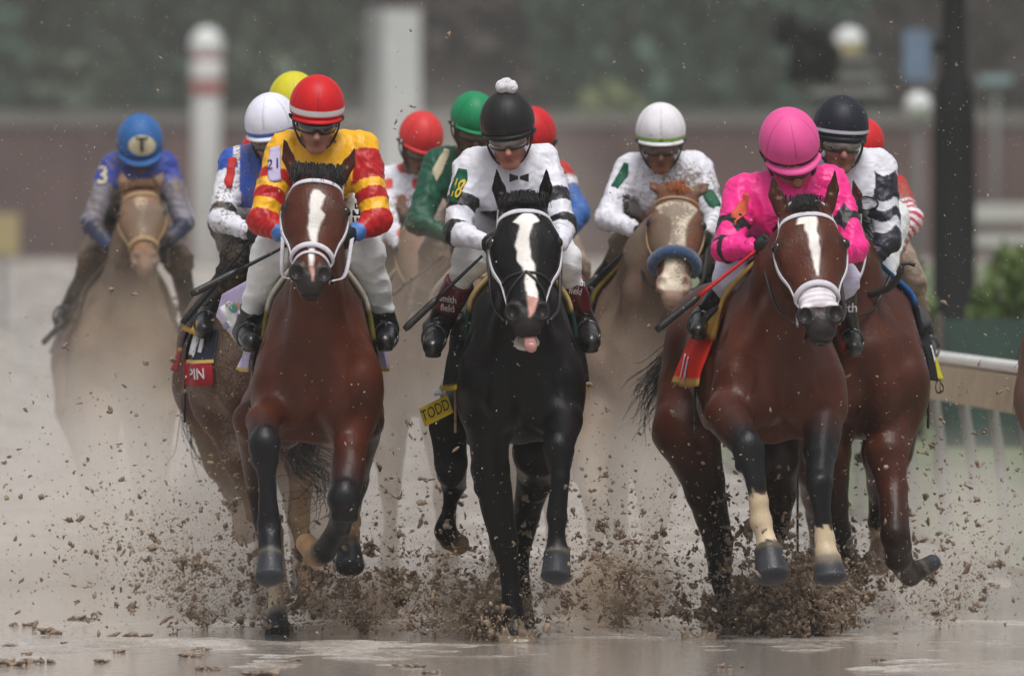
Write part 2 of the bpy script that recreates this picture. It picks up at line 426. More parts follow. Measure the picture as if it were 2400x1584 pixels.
# ------------------------------------------------------------------ horses
BAY = lin((78, 36, 21)); BAYD = lin((38, 22, 17)); BLK = np.array([0.011, 0.011, 0.012]); INK = np.array([0.009, 0.009, 0.011])
CHEST = lin((150, 92, 58)); TAN = lin((150, 122, 95)); SOCK = lin((205, 185, 155)); HOOF = lin((52, 54, 60)); MUZ = lin((42, 38, 38))
WHT = lin((225, 220, 215)); BLACKH = np.array([0.0045, 0.0045, 0.005]); PINK = lin((188, 140, 130)); TANH = lin((165, 130, 95))

def strands(name, paths, r0, mat, parent, col, seed=0):
    r = np.random.default_rng(seed); parts = []; cols = []
    for p in paths:
        n = len(p); rr = r0 * np.linspace(1, 0.25, n) * r.uniform(0.6, 1.3)
        v, f = tube(p, rr, sides=3); parts.append((v, f)); cols += [np.asarray(col) * r.uniform(0.6, 1.6)] * len(v)
    V, F = merge(parts)
    return mesh_obj(name, V, F, mat, parent, cols=np.array(cols))

def build_horse(c):
    Y0, cu, k = c['Y'], c['cu'], c.get('k', 0.0)
    x0 = (cu - 1200) * mpp(Y0); w = c.get('w', 1.0); hz = c.get('hz', 0.0); res = c.get('res', 0.0085)
    T = lambda x, y, z: np.array([x0 + x + k * y, Y0 + y, z + hz])
    px = lambda u, v, dy: at(u, v, Y0 + dy)
    root = empty('racehorse', (x0, Y0 + 0.6, 0.0)); tag(root, c['label'], 'horse', c.get('group'))
    A, D = c.get('coat', BAY), c.get('dark', BAYD)
    f = Field()
    # torso
    f.ell(T(0, .64, 1.19), (.262 * w, .56, .315), ca=A); f.ell(T(0, 1.02, 1.19), (.25 * w, .45, .28), ca=A, k=.06)
    f.ell(T(0, .14, 1.17), (.20 * w, .29, .32), ca=A, k=.08)
    f.seg(T(0, .28, 1.50), T(0, 1.0, 1.42), (.10, .12), (.14, .13), ca=A, k=.10)
    f.ell(T(0, 1.42, 1.31), (.25 * w, .34, .245), ca=A, k=.10)
    for s in (-1, 1):
        f.seg(T(s * .105 * w, .20, 1.40), T(s * .165 * w, -.02, 1.12), (.10, .13), (.115, .13), ca=A, k=.07)
        f.ell(T(s * .150 * w, .10, 1.06), (.105, .17, .19), ca=A, k=.09)
        f.ell(T(s * .078 * w, -.11, 1.08), (.090, .085, .15), ca=A, k=.05)
        f.ell(T(s * .135 * w, 1.50, 1.13), (.145 * w, .25, .33), ca=A, k=.07)
        f.ell(T(s * .205 * w, .62, 1.12), (.06, .36, .22), ca=A, k=.06)
    f.seg(T(0, -.225, 1.20), T(0, -.20, .92), .016, .018, neg=True, k=.028)
    for s in (-1, 1):
        f.seg(T(s * .125 * w, -.19, 1.26), T(s * .178 * w, -.165, 1.0), .012, neg=True, k=.022)
        f.seg(T(s * .23 * w, .02, 1.34), T(s * .245 * w, .06, 1.05), .010, neg=True, k=.024)
        f.seg(T(s * .04 * w, -.205, .98), T(s * .17 * w, -.15, .93), .010, neg=True, k=.022)
    # head frame
    poll, lip = px(*c['poll']), px(*c['lip'])
    h = norm(lip - poll); fs = np.linalg.norm(lip - poll) / .655
    ro = math.radians(c.get('roll', 0)); yw = math.radians(c.get('hyaw', 0))
    s0 = np.array([math.cos(ro) * math.cos(yw), math.cos(ro) * math.sin(yw), math.sin(ro)])
    sd = norm(s0 - s0 @ h * h); nn = norm(np.cross(h, sd))
    hw = c.get('hw', 1.0)
    R = np.stack([sd, nn, h], 1)          # columns: side, normal, along
    wf = lambda a: hw * float(np.interp(a, [.0, .12, .34, .52], [1.06, 1.16, 1.12, 1.02]))
    H = lambda a, b, d: poll + (h * a + sd * b * wf(a) + nn * d) * fs
    def E(a, b, d, ra, rb, rd, **kw): f.ell(H(a, b, d), (rb * fs * wf(a), rd * fs, ra * fs), R=R, **kw)
    def S(p, q, r1, r2, **kw):
        f.seg(H(*p), H(*q), (r1[0] * fs * wf(p[0]), r1[1] * fs), (r2[0] * fs * wf(q[0]), r2[1] * fs), side=sd, **kw)
    # neck
    nb = T(0, .16, 1.40); nx_ = c.get('neckx', 0.0)
    mid = 0.5 * (H(.06, 0, -.15) + nb) + np.array([nx_, 0, 0.02])
    f.seg(H(.05, 0, -.13), mid, (.078, .11), (.105 * w, .17), side=sd, ca=A, k=.06); f.seg(mid, nb, (.105 * w, .17), (.165 * w, .22), ca=A, k=.07)
    th = T(0, -.06, 1.25); mt = 0.5 * (H(.24, 0, -.24) + th) + np.array([nx_, 0.02, 0])
    f.seg(H(.20, 0, -.22), mt, (.070, .07), (.10 * w, .10), side=sd, ca=A, k=.06); f.seg(mt, th, (.10 * w, .10), (.15 * w, .14), ca=A, k=.07)
    for s in (-1, 1): f.seg(H(.27, s * .05, -.262), T(s * .055, -.14, 1.27), .010, .016, side=sd, neg=True, k=.03)
    fc = c.get('facec', A)
    E(.075, 0, -.08, .12, .088, .085, ca=fc, k=.04)
    E(.18, 0, -.045, .15, .104, .062, ca=fc, k=.03)
    for s in (-1, 1):
        E(.205, s * .082, -.05, .062, .036, .045, ca=fc, k=.02)
        E(.25, s * .070, -.105, .12, .046, .075, ca=fc, k=.03)
        E(.25, s * .052, -.17, .13, .045, .10, ca=A, k=.03)
        S((.27, s * .062, -.065), (.50, s * .035, -.06), (.038, .045), (.030, .035), ca=fc, k=.03)
    S((.14, 0, -.04), (.50, 0, -.03), (.080, .05), (.050, .040), ca=fc, k=.03)
    mo = c.get('mouth', 0.0)
    S((.32, 0, -.16), (.585 + mo * .4, 0, -.11 - mo * .9), (.052, .05), (.036, .032), ca=fc, k=.03)
    mz = c.get('muzc', MUZ)
    E(.565, 0, -.06, .075, .062, .056, ca=mz, k=.03)
    for s in (-1, 1):
        E(.553, s * .052, -.028, .052, .034, .038, ca=mz, k=.016)
    E(.618, 0, -.064, .034, .052, .044, ca=mz, k=.02)
    E(.612 + mo * .7, 0, -.118 - mo * .6, .036, .042 + mo * .3, .034, ca=c.get('chinc', mz), k=.02)
    for s in (-1, 1):
        E(.568, s * .056, .004, .033, .024, .028, neg=True, ca=np.array([.004, .003, .003]), k=.008)
        E(.200, s * .122, -.045, .018, .016, .020, neg=True, ca=BLK, k=.014)
    E(.645, 0, -.094 - mo * .3, .035, .07, .004 + mo * .4, neg=True, k=.006, ca=np.array([.02, .012, .01]))
    # ears
    for key, s in (('earL', -1), ('earR', 1)):
        tip = px(*c[key]); base = H(-.005, s * c.get('earb', .070), -.075)
        m_ = base * .5 + tip * .5 + sd * s * .008
        f.seg(base, m_, (.030, .030), (.029, .022), side=sd, ca=fc, k=.022); f.seg(m_, tip, (.028, .02), (.006, .006), side=sd, ca=fc, cb=fc * .5, k=.012)
        fw = norm(np.array([0, -1, .1])); ax = norm(tip - base)
        fw = norm(fw - fw @ ax * ax)
        f.seg(base * .55 + tip * .45 + fw * .022, base * .12 + tip * .88 + fw * .013, (.014, .014), (.006, .008), side=sd, neg=True, ca=fc * .22, k=.008)
    # legs
    for key in ('FL', 'FR', 'HL', 'HR'):
        s = -1 if key[1] == 'L' else 1
        pts = [(px(a[0], a[1], a[2]), a[3] * mpp(Y0 + a[2]), a[4]) for a in c[key]]
        if key[0] == 'F': p0, r0 = T(s * .15 * w, .10, 1.02), .105
        else: p0, r0 = T(s * .155 * w, 1.42, 1.05), .14
        CC = {'b': A, 'd': D, 'k': INK if A is not BLACKH else BLACKH * 1.2, 'w': SOCK, 'h': HOOF, 't': TANH, 'm': TAN * .7}
        pc = 'b'
        for i, (p, r, cc) in enumerate(pts):
            if i == len(pts) - 1:
                ax = norm(p - p0)
                f.seg(p0, p, r0, r, ca=CC[cc], cap=.034 if p[2] > .12 else .010, k=.008)
                f.seg(p0 - ax * .003, p0 + ax * .003, r0 * 1.05, r0 * 1.05, ca=lin((118, 110, 94)), cap=.006, k=.006); f.seg(p - ax * .002, p + ax * .003, r * 1.02, r * 1.02, ca=CC[cc] * 1.5, cap=.005, k=.004)
            else:
                f.seg(p0, p, r0, r, ca=CC[pc], cb=CC[cc], k=.08 if i == 0 else .014, sharp=('w' in (pc, cc) and pc != cc))
                if i == 1: f.ell(p + [0, -.004, -.010], (r * .97, r * .85, r * 1.45), ca=CC[cc], k=.012)
                if i == 1 and key[0] == 'F':
                    for s2 in (-1, 1): f.ell(p + [s2 * r * .55, -.004, -.004], (r * .52, r * .6, r * .75), ca=CC[cc], k=.010); f.ell(p + [s2 * r * .50, .0, -r * 1.05], (r * .42, r * .5, r * .5), ca=CC[cc], k=.010)
                if i == 2 and key[0] == 'H': f.ell(p + [0, r * 1.1, r * .9], (r * .5, r * .5, r * .9), ca=CC[cc], k=.014)
                if i == 3: f.ell(p + [0, .014, .0], (r * .95, r * 1.1, r * .9), ca=CC[cc], k=.012)
            p0, r0, pc = p, r, cc
    V, F = f.mesh(res, yfine=(Y0 - 1.2, Y0 + .25, res * 1.9))
    nv_ = normals(V, F); V = V + nv_ * (snoise(V, 16, 31) * .0018 + snoise(V, 40, 32) * .0012 - np.abs(snoise(V * np.array([1, .8, .55]), 17, 33)) * .0060 + .003)[:, None]
    cols = f.colour(V, .0055)
    # markings in head coordinates
    q = (V - poll) / fs; ha, hb, hn = q @ h, (q @ sd) / (hw * 1.1), q @ nn
    jit = snoise(V, 110, 3) * .0025 + snoise(V, 45, 5) * .004
    near = (ha > -.1) & (ha < .70) & (np.abs(hb) < .16) & (hn > -.14)
    if 'blaze' in c:
        B = np.array(c['blaze'])
        cen = np.interp(ha, B[:, 0], B[:, 1]); hw_ = np.interp(ha, B[:, 0], B[:, 2])
        g_ = np.minimum(hw_ - np.abs(hb - cen + jit), np.minimum(ha - B[0, 0], B[-1, 0] - ha) * .7)
        wgt = (np.clip(g_ / .007 + .5, 0, 1) * (near & (hn > -.075)))[:, None]
        wc = np.tile(c.get('blazec', WHT), (len(V), 1))
        if 'snip' in c: wc[ha > c['snip']] = PINK
        cols = cols * (1 - wgt) + wc * wgt
    if 'patchw' in c:
        a0, a1, b0, b1 = c['patchw']; m = near & (ha > a0) & (ha < a1) & (hb > b0) & (hb < b1) & (hn > -.09)
        cols[m] = lin((214, 208, 214)) * (1 + .18 * np.sin(ha[m] * 260))[:, None]
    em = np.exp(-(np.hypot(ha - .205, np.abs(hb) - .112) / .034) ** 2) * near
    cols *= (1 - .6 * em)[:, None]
    body = mesh_obj('body', V, F, M[c.get('mat', 'coat')], root, cols)
    bv = bvh_of(V, F)
    for s in (-1, 1):
        parts = []
        u_ = np.linspace(0, math.pi, 9); w_ = np.linspace(0, 2 * math.pi, 14, endpoint=False)
        pc = H(.200, s * .105, -.045); Vs = []
        for a in u_:
            for b in w_: Vs.append(pc + fs * .0265 * np.array([math.sin(a) * math.cos(b), math.sin(a) * math.sin(b), math.cos(a)]))
        Fs = [(i * 14 + j, i * 14 + (j + 1) % 14, (i + 1) * 14 + (j + 1) % 14, (i + 1) * 14 + j) for i in range(8) for j in range(14)]
        mesh_obj('eye', Vs, Fs, M['horn'], root)
    # hair
    r = np.random.default_rng(c.get('seed', 1))
    hc = c.get('hairc', np.array([.012, .011, .012]))
    if c.get('forelock', 1):
        P = []
        fl_ = c.get('forelock', 1)
        for i in range(c.get('nfl', 420)):
            b = np.clip(r.normal(0, c.get('flw', .045)), -.088, .088); l = r.uniform(.02, .085) * fl_ * (1 - abs(b) * 4)
            st = H(r.uniform(-.03, .02), b, -.14 + r.uniform(-.02, .03)); md = H(-.035 + r.uniform(-.01, .02), b * 1.02 + r.normal(0, .006), -.05 + r.uniform(-.015, .02)) + np.array([0, 0, .012])
            e = H(.02 + l, b * 1.05 + r.normal(0, .012) + c.get('flx', 0), .022 - abs(b) * .7 + r.uniform(-.004, .010))
            P.append(spline([st, md, e], 8))
        strands('forelock', P, .0042, M['hair'], root, hc, 3)
    if c.get('mane', True):
        P = []; crest0 = H(-.01, 0, -.16); crest1 = T(0, .24, 1.60)
        for i in range(170):
            t = r.uniform(0, 1); a = crest0 * (1 - t) + crest1 * t + np.array([0, 0, .03 + .05 * math.sin(t * 3.1)])
            sgn = c.get('maneside', 1) * (1 if r.random() < .8 else -1)
            e = a + np.array([sgn * r.uniform(.05, .13), r.uniform(.05, .22), r.uniform(-.12, .05)])
            P.append(spline([a, a + np.array([sgn * .03, .03, .03]), e], 6))
        strands('mane', P, .0035, M['hair'], root, hc, 4)
    tp = c.get('tail') or None
    dock = T(0, 1.74, 1.42)
    tp = [dock] + ([px(*t) for t in tp] if tp else [T(.02, 2.05, 1.45), T(.0, 2.45, 1.22), T(.05, 2.75, .98)])
    P = []; base = spline(tp, 14)
    for i in range(c.get('ntail', 110)):
        of = r.normal(0, 1, 3) * np.array([.035, .05, .04]); e = r.uniform(.55, 1.0); tt = np.linspace(0, 1, 14)[:, None]
        wv = np.sin(tt * r.uniform(3, 8) + r.uniform(0, 6)) * .03 * tt
        p = spline(base, 40)[(np.linspace(0, e, 14) * 39).astype(int)] + of * (tt ** .7) * 1.6 + wv * r.normal(0, 1, 3)
        P.append(p)
    strands('tail', P, .004, M['hair'], root, hc, 5)
    # tack
    tk = empty('bridle', (0, 0, 0)); tk.parent = root; tk.location = Vector(poll) - Vector(root.location)
    ms = M[c.get('strap', 'white_strap')]; sw = c.get('strapw', .024)
    def st(name, pts, wd, m, th=.009, n=26):
        v, fc_ = strap(bv, [H(*p) for p in pts], wd, th, n); return mesh_obj(name, v, fc_, m, tk)
    st('browband', [(.115, -.118, -.09), (.085, -.085, -.03), (.075, -.04, .02), (.075, 0, .03), (.075, .04, .02), (.085, .085, -.03), (.115, .118, -.09)], sw, ms)
    for s in (-1, 1):
        st('cheekpiece', [(.115, s * .12, -.09), (.20, s * .14, -.085), (.30, s * .135, -.075), (.40, s * .11, -.07), (.50, s * .09, -.085)], sw * 1.0, ms)
        # ring of the bit, reins to the hands
        a = np.linspace(0, 2 * math.pi, 15); ring = np.array([H(.53 + .026 * math.cos(t), s * .075, -.10 + .026 * math.sin(t)) for t in a])
        v, fc_ = tube(ring, .0035, sides=6); mesh_obj('bit_ring', v, fc_, M['metal'], tk)
    st('crownpiece', [(.11, -.12, -.10), (.03, -.095, -.10), (.0, -.05, -.06), (-.01, 0, -.03), (.0, .05, -.06), (.03, .095, -.10), (.11, .12, -.10)], .018, ms)
    nb_ = c.get('noseband')
    if nb_ == 'fleece':
        st('noseband', [(.44, -.10, -.13), (.43, -.095, -.06), (.405, -.055, .01), (.40, 0, .03), (.405, .055, .01), (.43, .095, -.06), (.44, .10, -.13)], .062, M['blue_fleece'], .05, 30)
    elif nb_:
        st('noseband', [(.475, -.088, -.12), (.455, -.08, -.06), (.43, -.05, .0), (.42, 0, .02), (.43, .05, .0), (.455, .08, -.06), (.475, .088, -.12)], nb_, ms, .016)
        if c.get('noseband2'):
            st('lower_noseband', [(.51, -.085, -.12), (.49, -.07, -.04), (.465, -.035, .0), (.46, 0, .02), (.465, .035, .0), (.49, .07, -.04), (.51, .085, -.12)], .014, ms)
    if c.get('figure8'):
        st('noseband', [(.40, -.09, -.09), (.385, -.06, -.02), (.38, 0, .02), (.385, .06, -.02), (.40, .09, -.09)], .012, M['black_leather'])
        st('noseband_strap', [(.375, 0, .02), (.42, .035, .0), (.46, .06, -.03), (.52, .08, -.08)], .012, M['black_leather'])
        st('noseband_strap', [(.375, 0, .02), (.42, -.035, .0), (.46, -.06, -.03), (.52, -.08, -.08)], .012, M['black_leather'])
    for s, hk in ((-1, 'handL'), (1, 'handR')):
        if hk in c:
            hd = px(*c[hk]); b0 = H(.53, s * .085, -.12)
            pth = spline([b0, b0 * .6 + hd * .4 + np.array([s * .02, .02, -.05]), hd], 16)
            v, fc_ = tube(pth, .009, flat=.35, sides=6); mesh_obj('rein', v, fc_, M['white_strap' if c.get('whiterein') else 'black_leather'], tk)
    # girth, saddle and cloth
    def contour(y, off, a0=88, a1=-28, n=24, flare=0.0):
        out = []
        ctr = T(0, y, 1.18)
        for s in (-1, 1):
            row = []; mx = 0
            for a in np.linspace(a0, a1, n):
                d = np.array([s * math.cos(math.radians(a)), 0, math.sin(math.radians(a))])
                hit = bv.ray_cast(Vector(ctr + d * .9), Vector(-d), .9)
                p = np.array(hit[0]) + d * off if hit[0] is not None else ctr + d * .3
                lx = (p[0] - ctr[0]) * s
                if a < 15: lx = max(lx, mx)
                mx = max(mx, lx); p[0] = ctr[0] + s * lx
                row.append(p)
            out.append(row)
        return out[0][::-1] + out[1]
    def drape(name, y0, y1, off, a1, mat, colf, ny=16, n=24, thick=.006, flare=.05, wav=.012, seed=0):
        ys = np.linspace(y0, y1, ny); G = np.array([contour(y, off, a1=a1, n=n) for y in ys])    # ny, 2n, 3
        m = G.shape[1]; sarc = np.abs(np.linspace(-1, 1, m)); side = np.sign(np.linspace(-1, 1, m))
        fl = np.clip((sarc - .45) / .55, 0, 1) ** 1.5
        ph = snoise(G, 14, seed + 5)
        sd2 = np.where(side < 0, c.get('flL', 1.0), c.get('flR', 1.0))[None]; yk = sd2 * (.15 + 1.1 * np.linspace(0, 1, ny) ** 1.3)[:, None]
        G[:, :, 0] += side[None] * (fl[None] * flare * yk + fl[None] * wav * (1 + ph) + .002 * ph)
        G2 = G.copy(); ctr = np.array([T(0, y, 1.18) for y in ys])[:, None]
        dd = G - ctr; dd[:, :, 1] = 0; dd /= np.linalg.norm(dd, axis=2)[:, :, None]
        G2 = G + dd * thick
        V_ = np.vstack([G.reshape(-1, 3), G2.reshape(-1, 3)]); F_ = []; NN = ny * m
        for i in range(ny - 1):
            for j in range(m - 1):
                a, b, c2, d = i * m + j, i * m + j + 1, (i + 1) * m + j + 1, (i + 1) * m + j
                F_.append((d, c2, b, a)); F_.append((NN + a, NN + b, NN + c2, NN + d))
        rim = [j for j in range(m)] + [i * m + m - 1 for i in range(1, ny)] + [(ny - 1) * m + j for j in range(m - 2, -1, -1)] + [i * m for i in range(ny - 2, 0, -1)]
        for a, b in zip(rim, rim[1:] + rim[:1]): F_.append((a, b, NN + b, NN + a))
        yy = np.repeat(np.linspace(0, 1, ny), m); ss = np.tile(sarc, ny); sg = np.tile(side, ny)
        cl = colf(ss, yy, sg); cl = np.vstack([cl, cl])
        o = mesh_obj(name, V_, F_, mat, root, cl)
        return o, bvh_of(V_, F_)
    G_ = np.array(contour(.42, .006, a0=85, a1=-88, n=22)); v, fc_ = tube(G_, .05, np.array([p - T(0, .42, 1.18) for p in G_]), flat=.12, sides=8)
    mesh_obj('girth', v, fc_, M['tan_strap' if c.get('tangirth') else 'black_leather'], root)
    if 'clothf' in c:
        a1 = c.get('clotha', -12); cb = drape('saddle_cloth', c.get('cy0', .30), c.get('cy1', 1.02), .012, a1, M[c.get('clothmat', 'cloth')], c['clothf'], ny=30, n=40, flare=c.get('flare', .05))
    else: cb = None
    pc = c.get('padc', (lin((70, 66, 40)), lin((205, 198, 185))))
    drape('saddle_pad', .20, .62, .020, 26, M['cloth'], lambda s, y, g: np.where((s < .62)[:, None], pc[1], pc[0]), n=16, ny=10, thick=.020, flare=.0, wav=.002)
    drape('saddle', .34, .80, .044, 30, M['black_leather'], lambda s, y, g: np.tile(BLK, (len(s), 1)), n=14, ny=10, thick=.012, flare=.0, wav=.002, seed=2)
    c['_'] = dict(root=root, bvh=bv, cloth=cb[1] if cb else None, clotho=cb[0] if cb else None, T=T, H=H, px=px, poll=poll, bridle=tk, V=V, F=F, nn=nn, sd=sd, h=h)
    return c

# ------------------------------------------------------------------ jockeys
def sphere_grid(nu, nv):
    a = np.linspace(0, math.pi, nv); b = np.linspace(0, 2 * math.pi, nu, endpoint=False)
    return a, b
def build_hand(f, wrist, knuck, side, inner, col, grow=0.0, k=.006):
    """closed fist round the reins: palm, four separate curled fingers of unequal length, a thumb against them"""
    ax = norm(knuck - wrist); sd = norm(side - side @ ax * ax); n = norm(inner - inner @ ax * ax - inner @ sd * sd)
    pc = wrist * .45 + knuck * .55
    f.seg(wrist, pc, (.026 + grow, .020 + grow), (.038 + grow, .019 + grow), side=sd, ca=col, k=.012)
    f.seg(pc, knuck, (.038 + grow, .019 + grow), (.040 + grow, .017 + grow), side=sd, ca=col, k=.01)
    for i, (o, l) in enumerate(((-.030, .85), (-.010, 1.0), (.011, .97), (.030, .78))):
        a = knuck + sd * o; b = a + (ax * .026 + n * .014) * l; c_ = b + (n * .030 - ax * .004) * l; d = c_ + (-ax * .024 + n * .002) * l
        f.seg(a, b, .0100 + grow, .0094 + grow, ca=col, k=k * .5); f.seg(b, c_, .0094 + grow, .0088 + grow, ca=col, k=k * .5); f.seg(c_, d, .0088 + grow, .0078 + grow, ca=col, k=k * .5)
    a = pc - sd * .032 - ax * .01; b = a + (-sd * .016 + n * .024 + ax * .016); c_ = b + (sd * .016 + n * .010 + ax * .026)
    f.seg(a, b, .012 + grow, .011 + grow, ca=col, k=k); f.seg(b, c_, .011 + grow, .009 + grow, ca=col, k=k * .5)

def build_jockey(c):
    Y0 = c['Y']; px = lambda u, v, dy: at(u, v, Y0 + dy)
    res = c.get('res', .0065)
    top = c['top']                      # u, v of helmet top, r helmet half width in px, dy
    dyh = c.get('hdy', .02); sc = mpp(Y0 + dyh)
    pit, yaw, rol = [math.radians(a) for a in c.get('head', (12, 0, 0))]
    # head frame: X right (image right), Fd forward (to the camera), U up
    Rm = (Matrix.Rotation(yaw, 3, 'Z') @ Matrix.Rotation(rol, 3, 'Y') @ Matrix.Rotation(pit, 3, 'X'))
    X = np.array(Rm @ Vector((1, 0, 0))); Fd = np.array(Rm @ Vector((0, -1, 0))); U = np.array(Rm @ Vector((0, 0, 1)))
    hr = c['top'][2] * sc; q = hr / .118
    tp = px(top[0], top[1], dyh)
    eye = tp - U * .201 * q + np.array([0, 0, 0])          # point between the eyes, inside the head axis
    Hd = lambda x, y, z: eye + (X * x + Fd * y + U * z) * q
    RH = np.stack([X, Fd, U], 1)
    rootp = px(c['hip'][0], c['hip'][1], .9)
    root = empty('jockey', rootp); tag(root, c['label'], 'jockey', c.get('group'))
    J = {}
    dys = dict(shL=.26, shR=.26, elL=.10, elR=.10, haL=-.02, haR=-.02, hip=.92, knL=.30, knR=.30, anL=.50, anR=.50, toL=.36, toR=.36)
    for kx, dy in dys.items():
        a = c[kx]; J[kx] = px(a[0], a[1], a[2] if len(a) > 2 else dy)
    hip = J['hip']; msh = .5 * (J['shL'] + J['shR']); neck = Hd(0, -.09, -.10)
    hipL, hipR = hip + [-.10, 0, 0], hip + [.10, 0, 0]
    skin = c.get('skin', lin((170, 118, 98)))
    dirL = norm(J['haL'] - J['elL']); dirR = norm(J['haR'] - J['elR'])
    wrL, wrR = J['haL'] - dirL * .045, J['haR'] - dirR * .045
    knkL, knkR = J['haL'] + dirL * .035 + [0, -.01, -.01], J['haR'] + dirR * .035 + [0, -.01, -.01]
    # ---- body: one continuous surface
    f = Field()
    f.ell(Hd(0, -.06, .035), (.072 * q, .098 * q, .105 * q), R=RH, ca=skin, k=.03)
    f.seg(Hd(0, -.005, -.02), Hd(0, .012, -.085), (.060 * q, .070 * q), (.038 * q, .045 * q), side=X, ca=skin, k=.03)
    f.ell(Hd(0, .042, -.100), (.024 * q, .020 * q, .018 * q), R=RH, ca=skin, k=.02)
    for s in (-1, 1):
        f.ell(Hd(s * .038, .025, -.035), (.024 * q, .020 * q, .020 * q), R=RH, ca=skin, k=.02)
        f.seg(Hd(s * .052, -.03, -.07), Hd(s * .02, .03, -.098), .018 * q, ca=skin, k=.02)
        f.ell(Hd(s * .076, -.055, -.02), (.010 * q, .018 * q, .030 * q), R=RH, ca=skin, k=.008)
        f.ell(Hd(s * .031, .052, .0), (.018 * q, .012 * q, .012 * q), R=RH, neg=True, ca=skin * .6, k=.012)
    f.seg(Hd(0, .055, .0), Hd(0, .085, -.040), .010 * q, .014 * q, ca=skin, k=.012)
    for s in (-1, 1): f.ell(Hd(s * .010, .072, -.042), (.009 * q, .010 * q, .008 * q), R=RH, ca=skin * .95, k=.006)
    lipc = skin * np.array([.85, .6, .6])
    f.ell(Hd(0, .062, -.064), (.021 * q, .009 * q, .0055 * q), R=RH, ca=lipc, k=.006); f.ell(Hd(0, .060, -.074), (.018 * q, .010 * q, .006 * q), R=RH, ca=lipc, k=.006)
    f.ell(Hd(0, .075, -.069), (.022 * q, .012 * q, .0018 * q), R=RH, neg=True, ca=lipc * .4, k=.004)
    f.seg(Hd(0, -.07, -.05), neck * .3 + msh * .7, .054, .060, ca=skin, k=.03)
    f.seg(msh, hip, (.14, .08), (.12, .09), ca=skin, k=.05)
    for a, b in (('shL', 'elL'), ('shR', 'elR')): f.seg(J[a], J[b], .046, .036, ca=skin, k=.03)
    f.seg(J['shL'], J['shR'], .05, ca=skin, k=.03)
    f.seg(J['elL'], wrL, .037, .024, ca=skin, k=.01); f.seg(J['elR'], wrR, .037, .024, ca=skin, k=.01)
    up = np.array([0, 0, 1.0]); inr = np.array([1.0, 0, 0])
    build_hand(f, wrL, knkL, np.array([0, .5, -1.0]), np.array([1.0, .3, -.2]), skin); build_hand(f, wrR, knkR, np.array([0, .5, -1.0]), np.array([-1.0, .3, -.2]), skin)
    for hp, kn, an in ((hipL, 'knL', 'anL'), (hipR, 'knR', 'anR')):
        f.seg(hp, J[kn], .075, .048, ca=skin, k=.03); f.seg(J[kn], J[an], .046, .030, ca=skin, k=.02)
    for an, to in (('anL', 'toL'), ('anR', 'toR')): f.seg(J[an], J[to], .030, .026, ca=skin, k=.02)
    V, F = f.mesh(res); mesh_obj('body', V, F, M[c.get('skinmat', 'skin')], root, f.colour(V, .005))
    # ---- silks
    g = Field(); aw = c.get('aw', 1.0)
    g.seg(msh + [0, .02, -.03], hip * .5 + msh * .5, (.165, .115), (.165, .11), id='torso', ca=(1, 1, 1), k=.05)
    g.seg(hip * .5 + msh * .5, hip + [0, -.05, .02], (.165, .11), (.14, .10), id='torso', k=.05)
    g.seg(J['shL'] + [.03, 0, 0], J['shR'] + [-.03, 0, 0], .078, id='torso', k=.06)
    g.ell(msh + [0, -.06, -.10], (.14, .09, .15), id='torso', k=.05)
    for s, a, b, wv in (('L', 'shL', 'elL', wrL), ('R', 'shR', 'elR', wrR)):
        g.seg(J[a], J[b], .076 * aw, .060 * aw, id='u' + s, k=.035)
        g.seg(J[b], wv, .060 * aw, .038 * aw, id='f' + s, k=.02)
        g.seg(wv - norm(wv - J[b]) * .012, wv, .040 * aw, .037 * aw, id='c' + s, k=.01, cap=.012)
    g.seg(neck * .5 + msh * .5 + [0, -.01, 0], neck * .8 + msh * .2 + [0, 0.0, -.02], .072, .064, id='collar', k=.02, cap=.01)
    V, F = g.mesh(res)
    ids, t = g.near(V)
    nrm = normals(V, F)
    sd_ = c.get('seed', 1); W_ = V + .035 * np.stack([snoise(V, 9, sd_ + 1), snoise(V, 9, sd_ + 2), snoise(V, 9, sd_ + 3)], 1)
    fold = snoise(W_ * np.array([1, .6, .8]), 42, sd_) * .0020 - np.abs(snoise(W_ * np.array([1.2, .4, .55]), 50, sd_ + 9)) * .0060 - np.abs(snoise(W_ * np.array([.9, .5, 1.1]), 105, sd_ + 5)) * .0024 + .004
    am = np.isin(ids, ['fL', 'fR', 'uL', 'uR']); fold[am] += .0030 * np.sin(t[am] * 26 + snoise(V[am], 30, 4) * 5.0) * (.4 + .6 * np.clip(snoise(V[am], 18, 6) + .4, 0, 1))
    V = V + nrm * fold[:, None]
    P2 = V.copy()
    u_ = V[:, 0] / V[:, 1] * FPX + 1200; v_ = HV + (CAMH - V[:, 2]) / V[:, 1] * FPX
    side = V[:, 0] - msh[0]; cols = c['silks'](ids, t, side, V[:, 2] - msh[2], u_, v_)
    jk = mesh_obj('jacket', V, F, M[c.get('silkmat', 'silk')], root, cols); jb = bvh_of(V, F)
    # ---- breeches
    g = Field(); bt = c.get('boott', .52)
    g.seg(hipL, hipR, .115, id='h', k=.04); g.seg(hip + [0, -.06, .03], hip, (.15, .10), id='h', k=.04)
    bw = c.get('bw', 1.0)
    ml, mr = J['knL'] * (1 - bt) + J['anL'] * bt, J['knR'] * (1 - bt) + J['anR'] * bt
    for hp, kn, mm in ((hipL, J['knL'], ml), (hipR, J['knR'], mr)):
        g.seg(hp, kn, .105 * bw, .078 * bw, id='th', k=.04); g.seg(kn, mm, .074 * bw, .054 * bw, id='sh', k=.03)
    V, F = g.mesh(res * 1.1); nrm = normals(V, F)
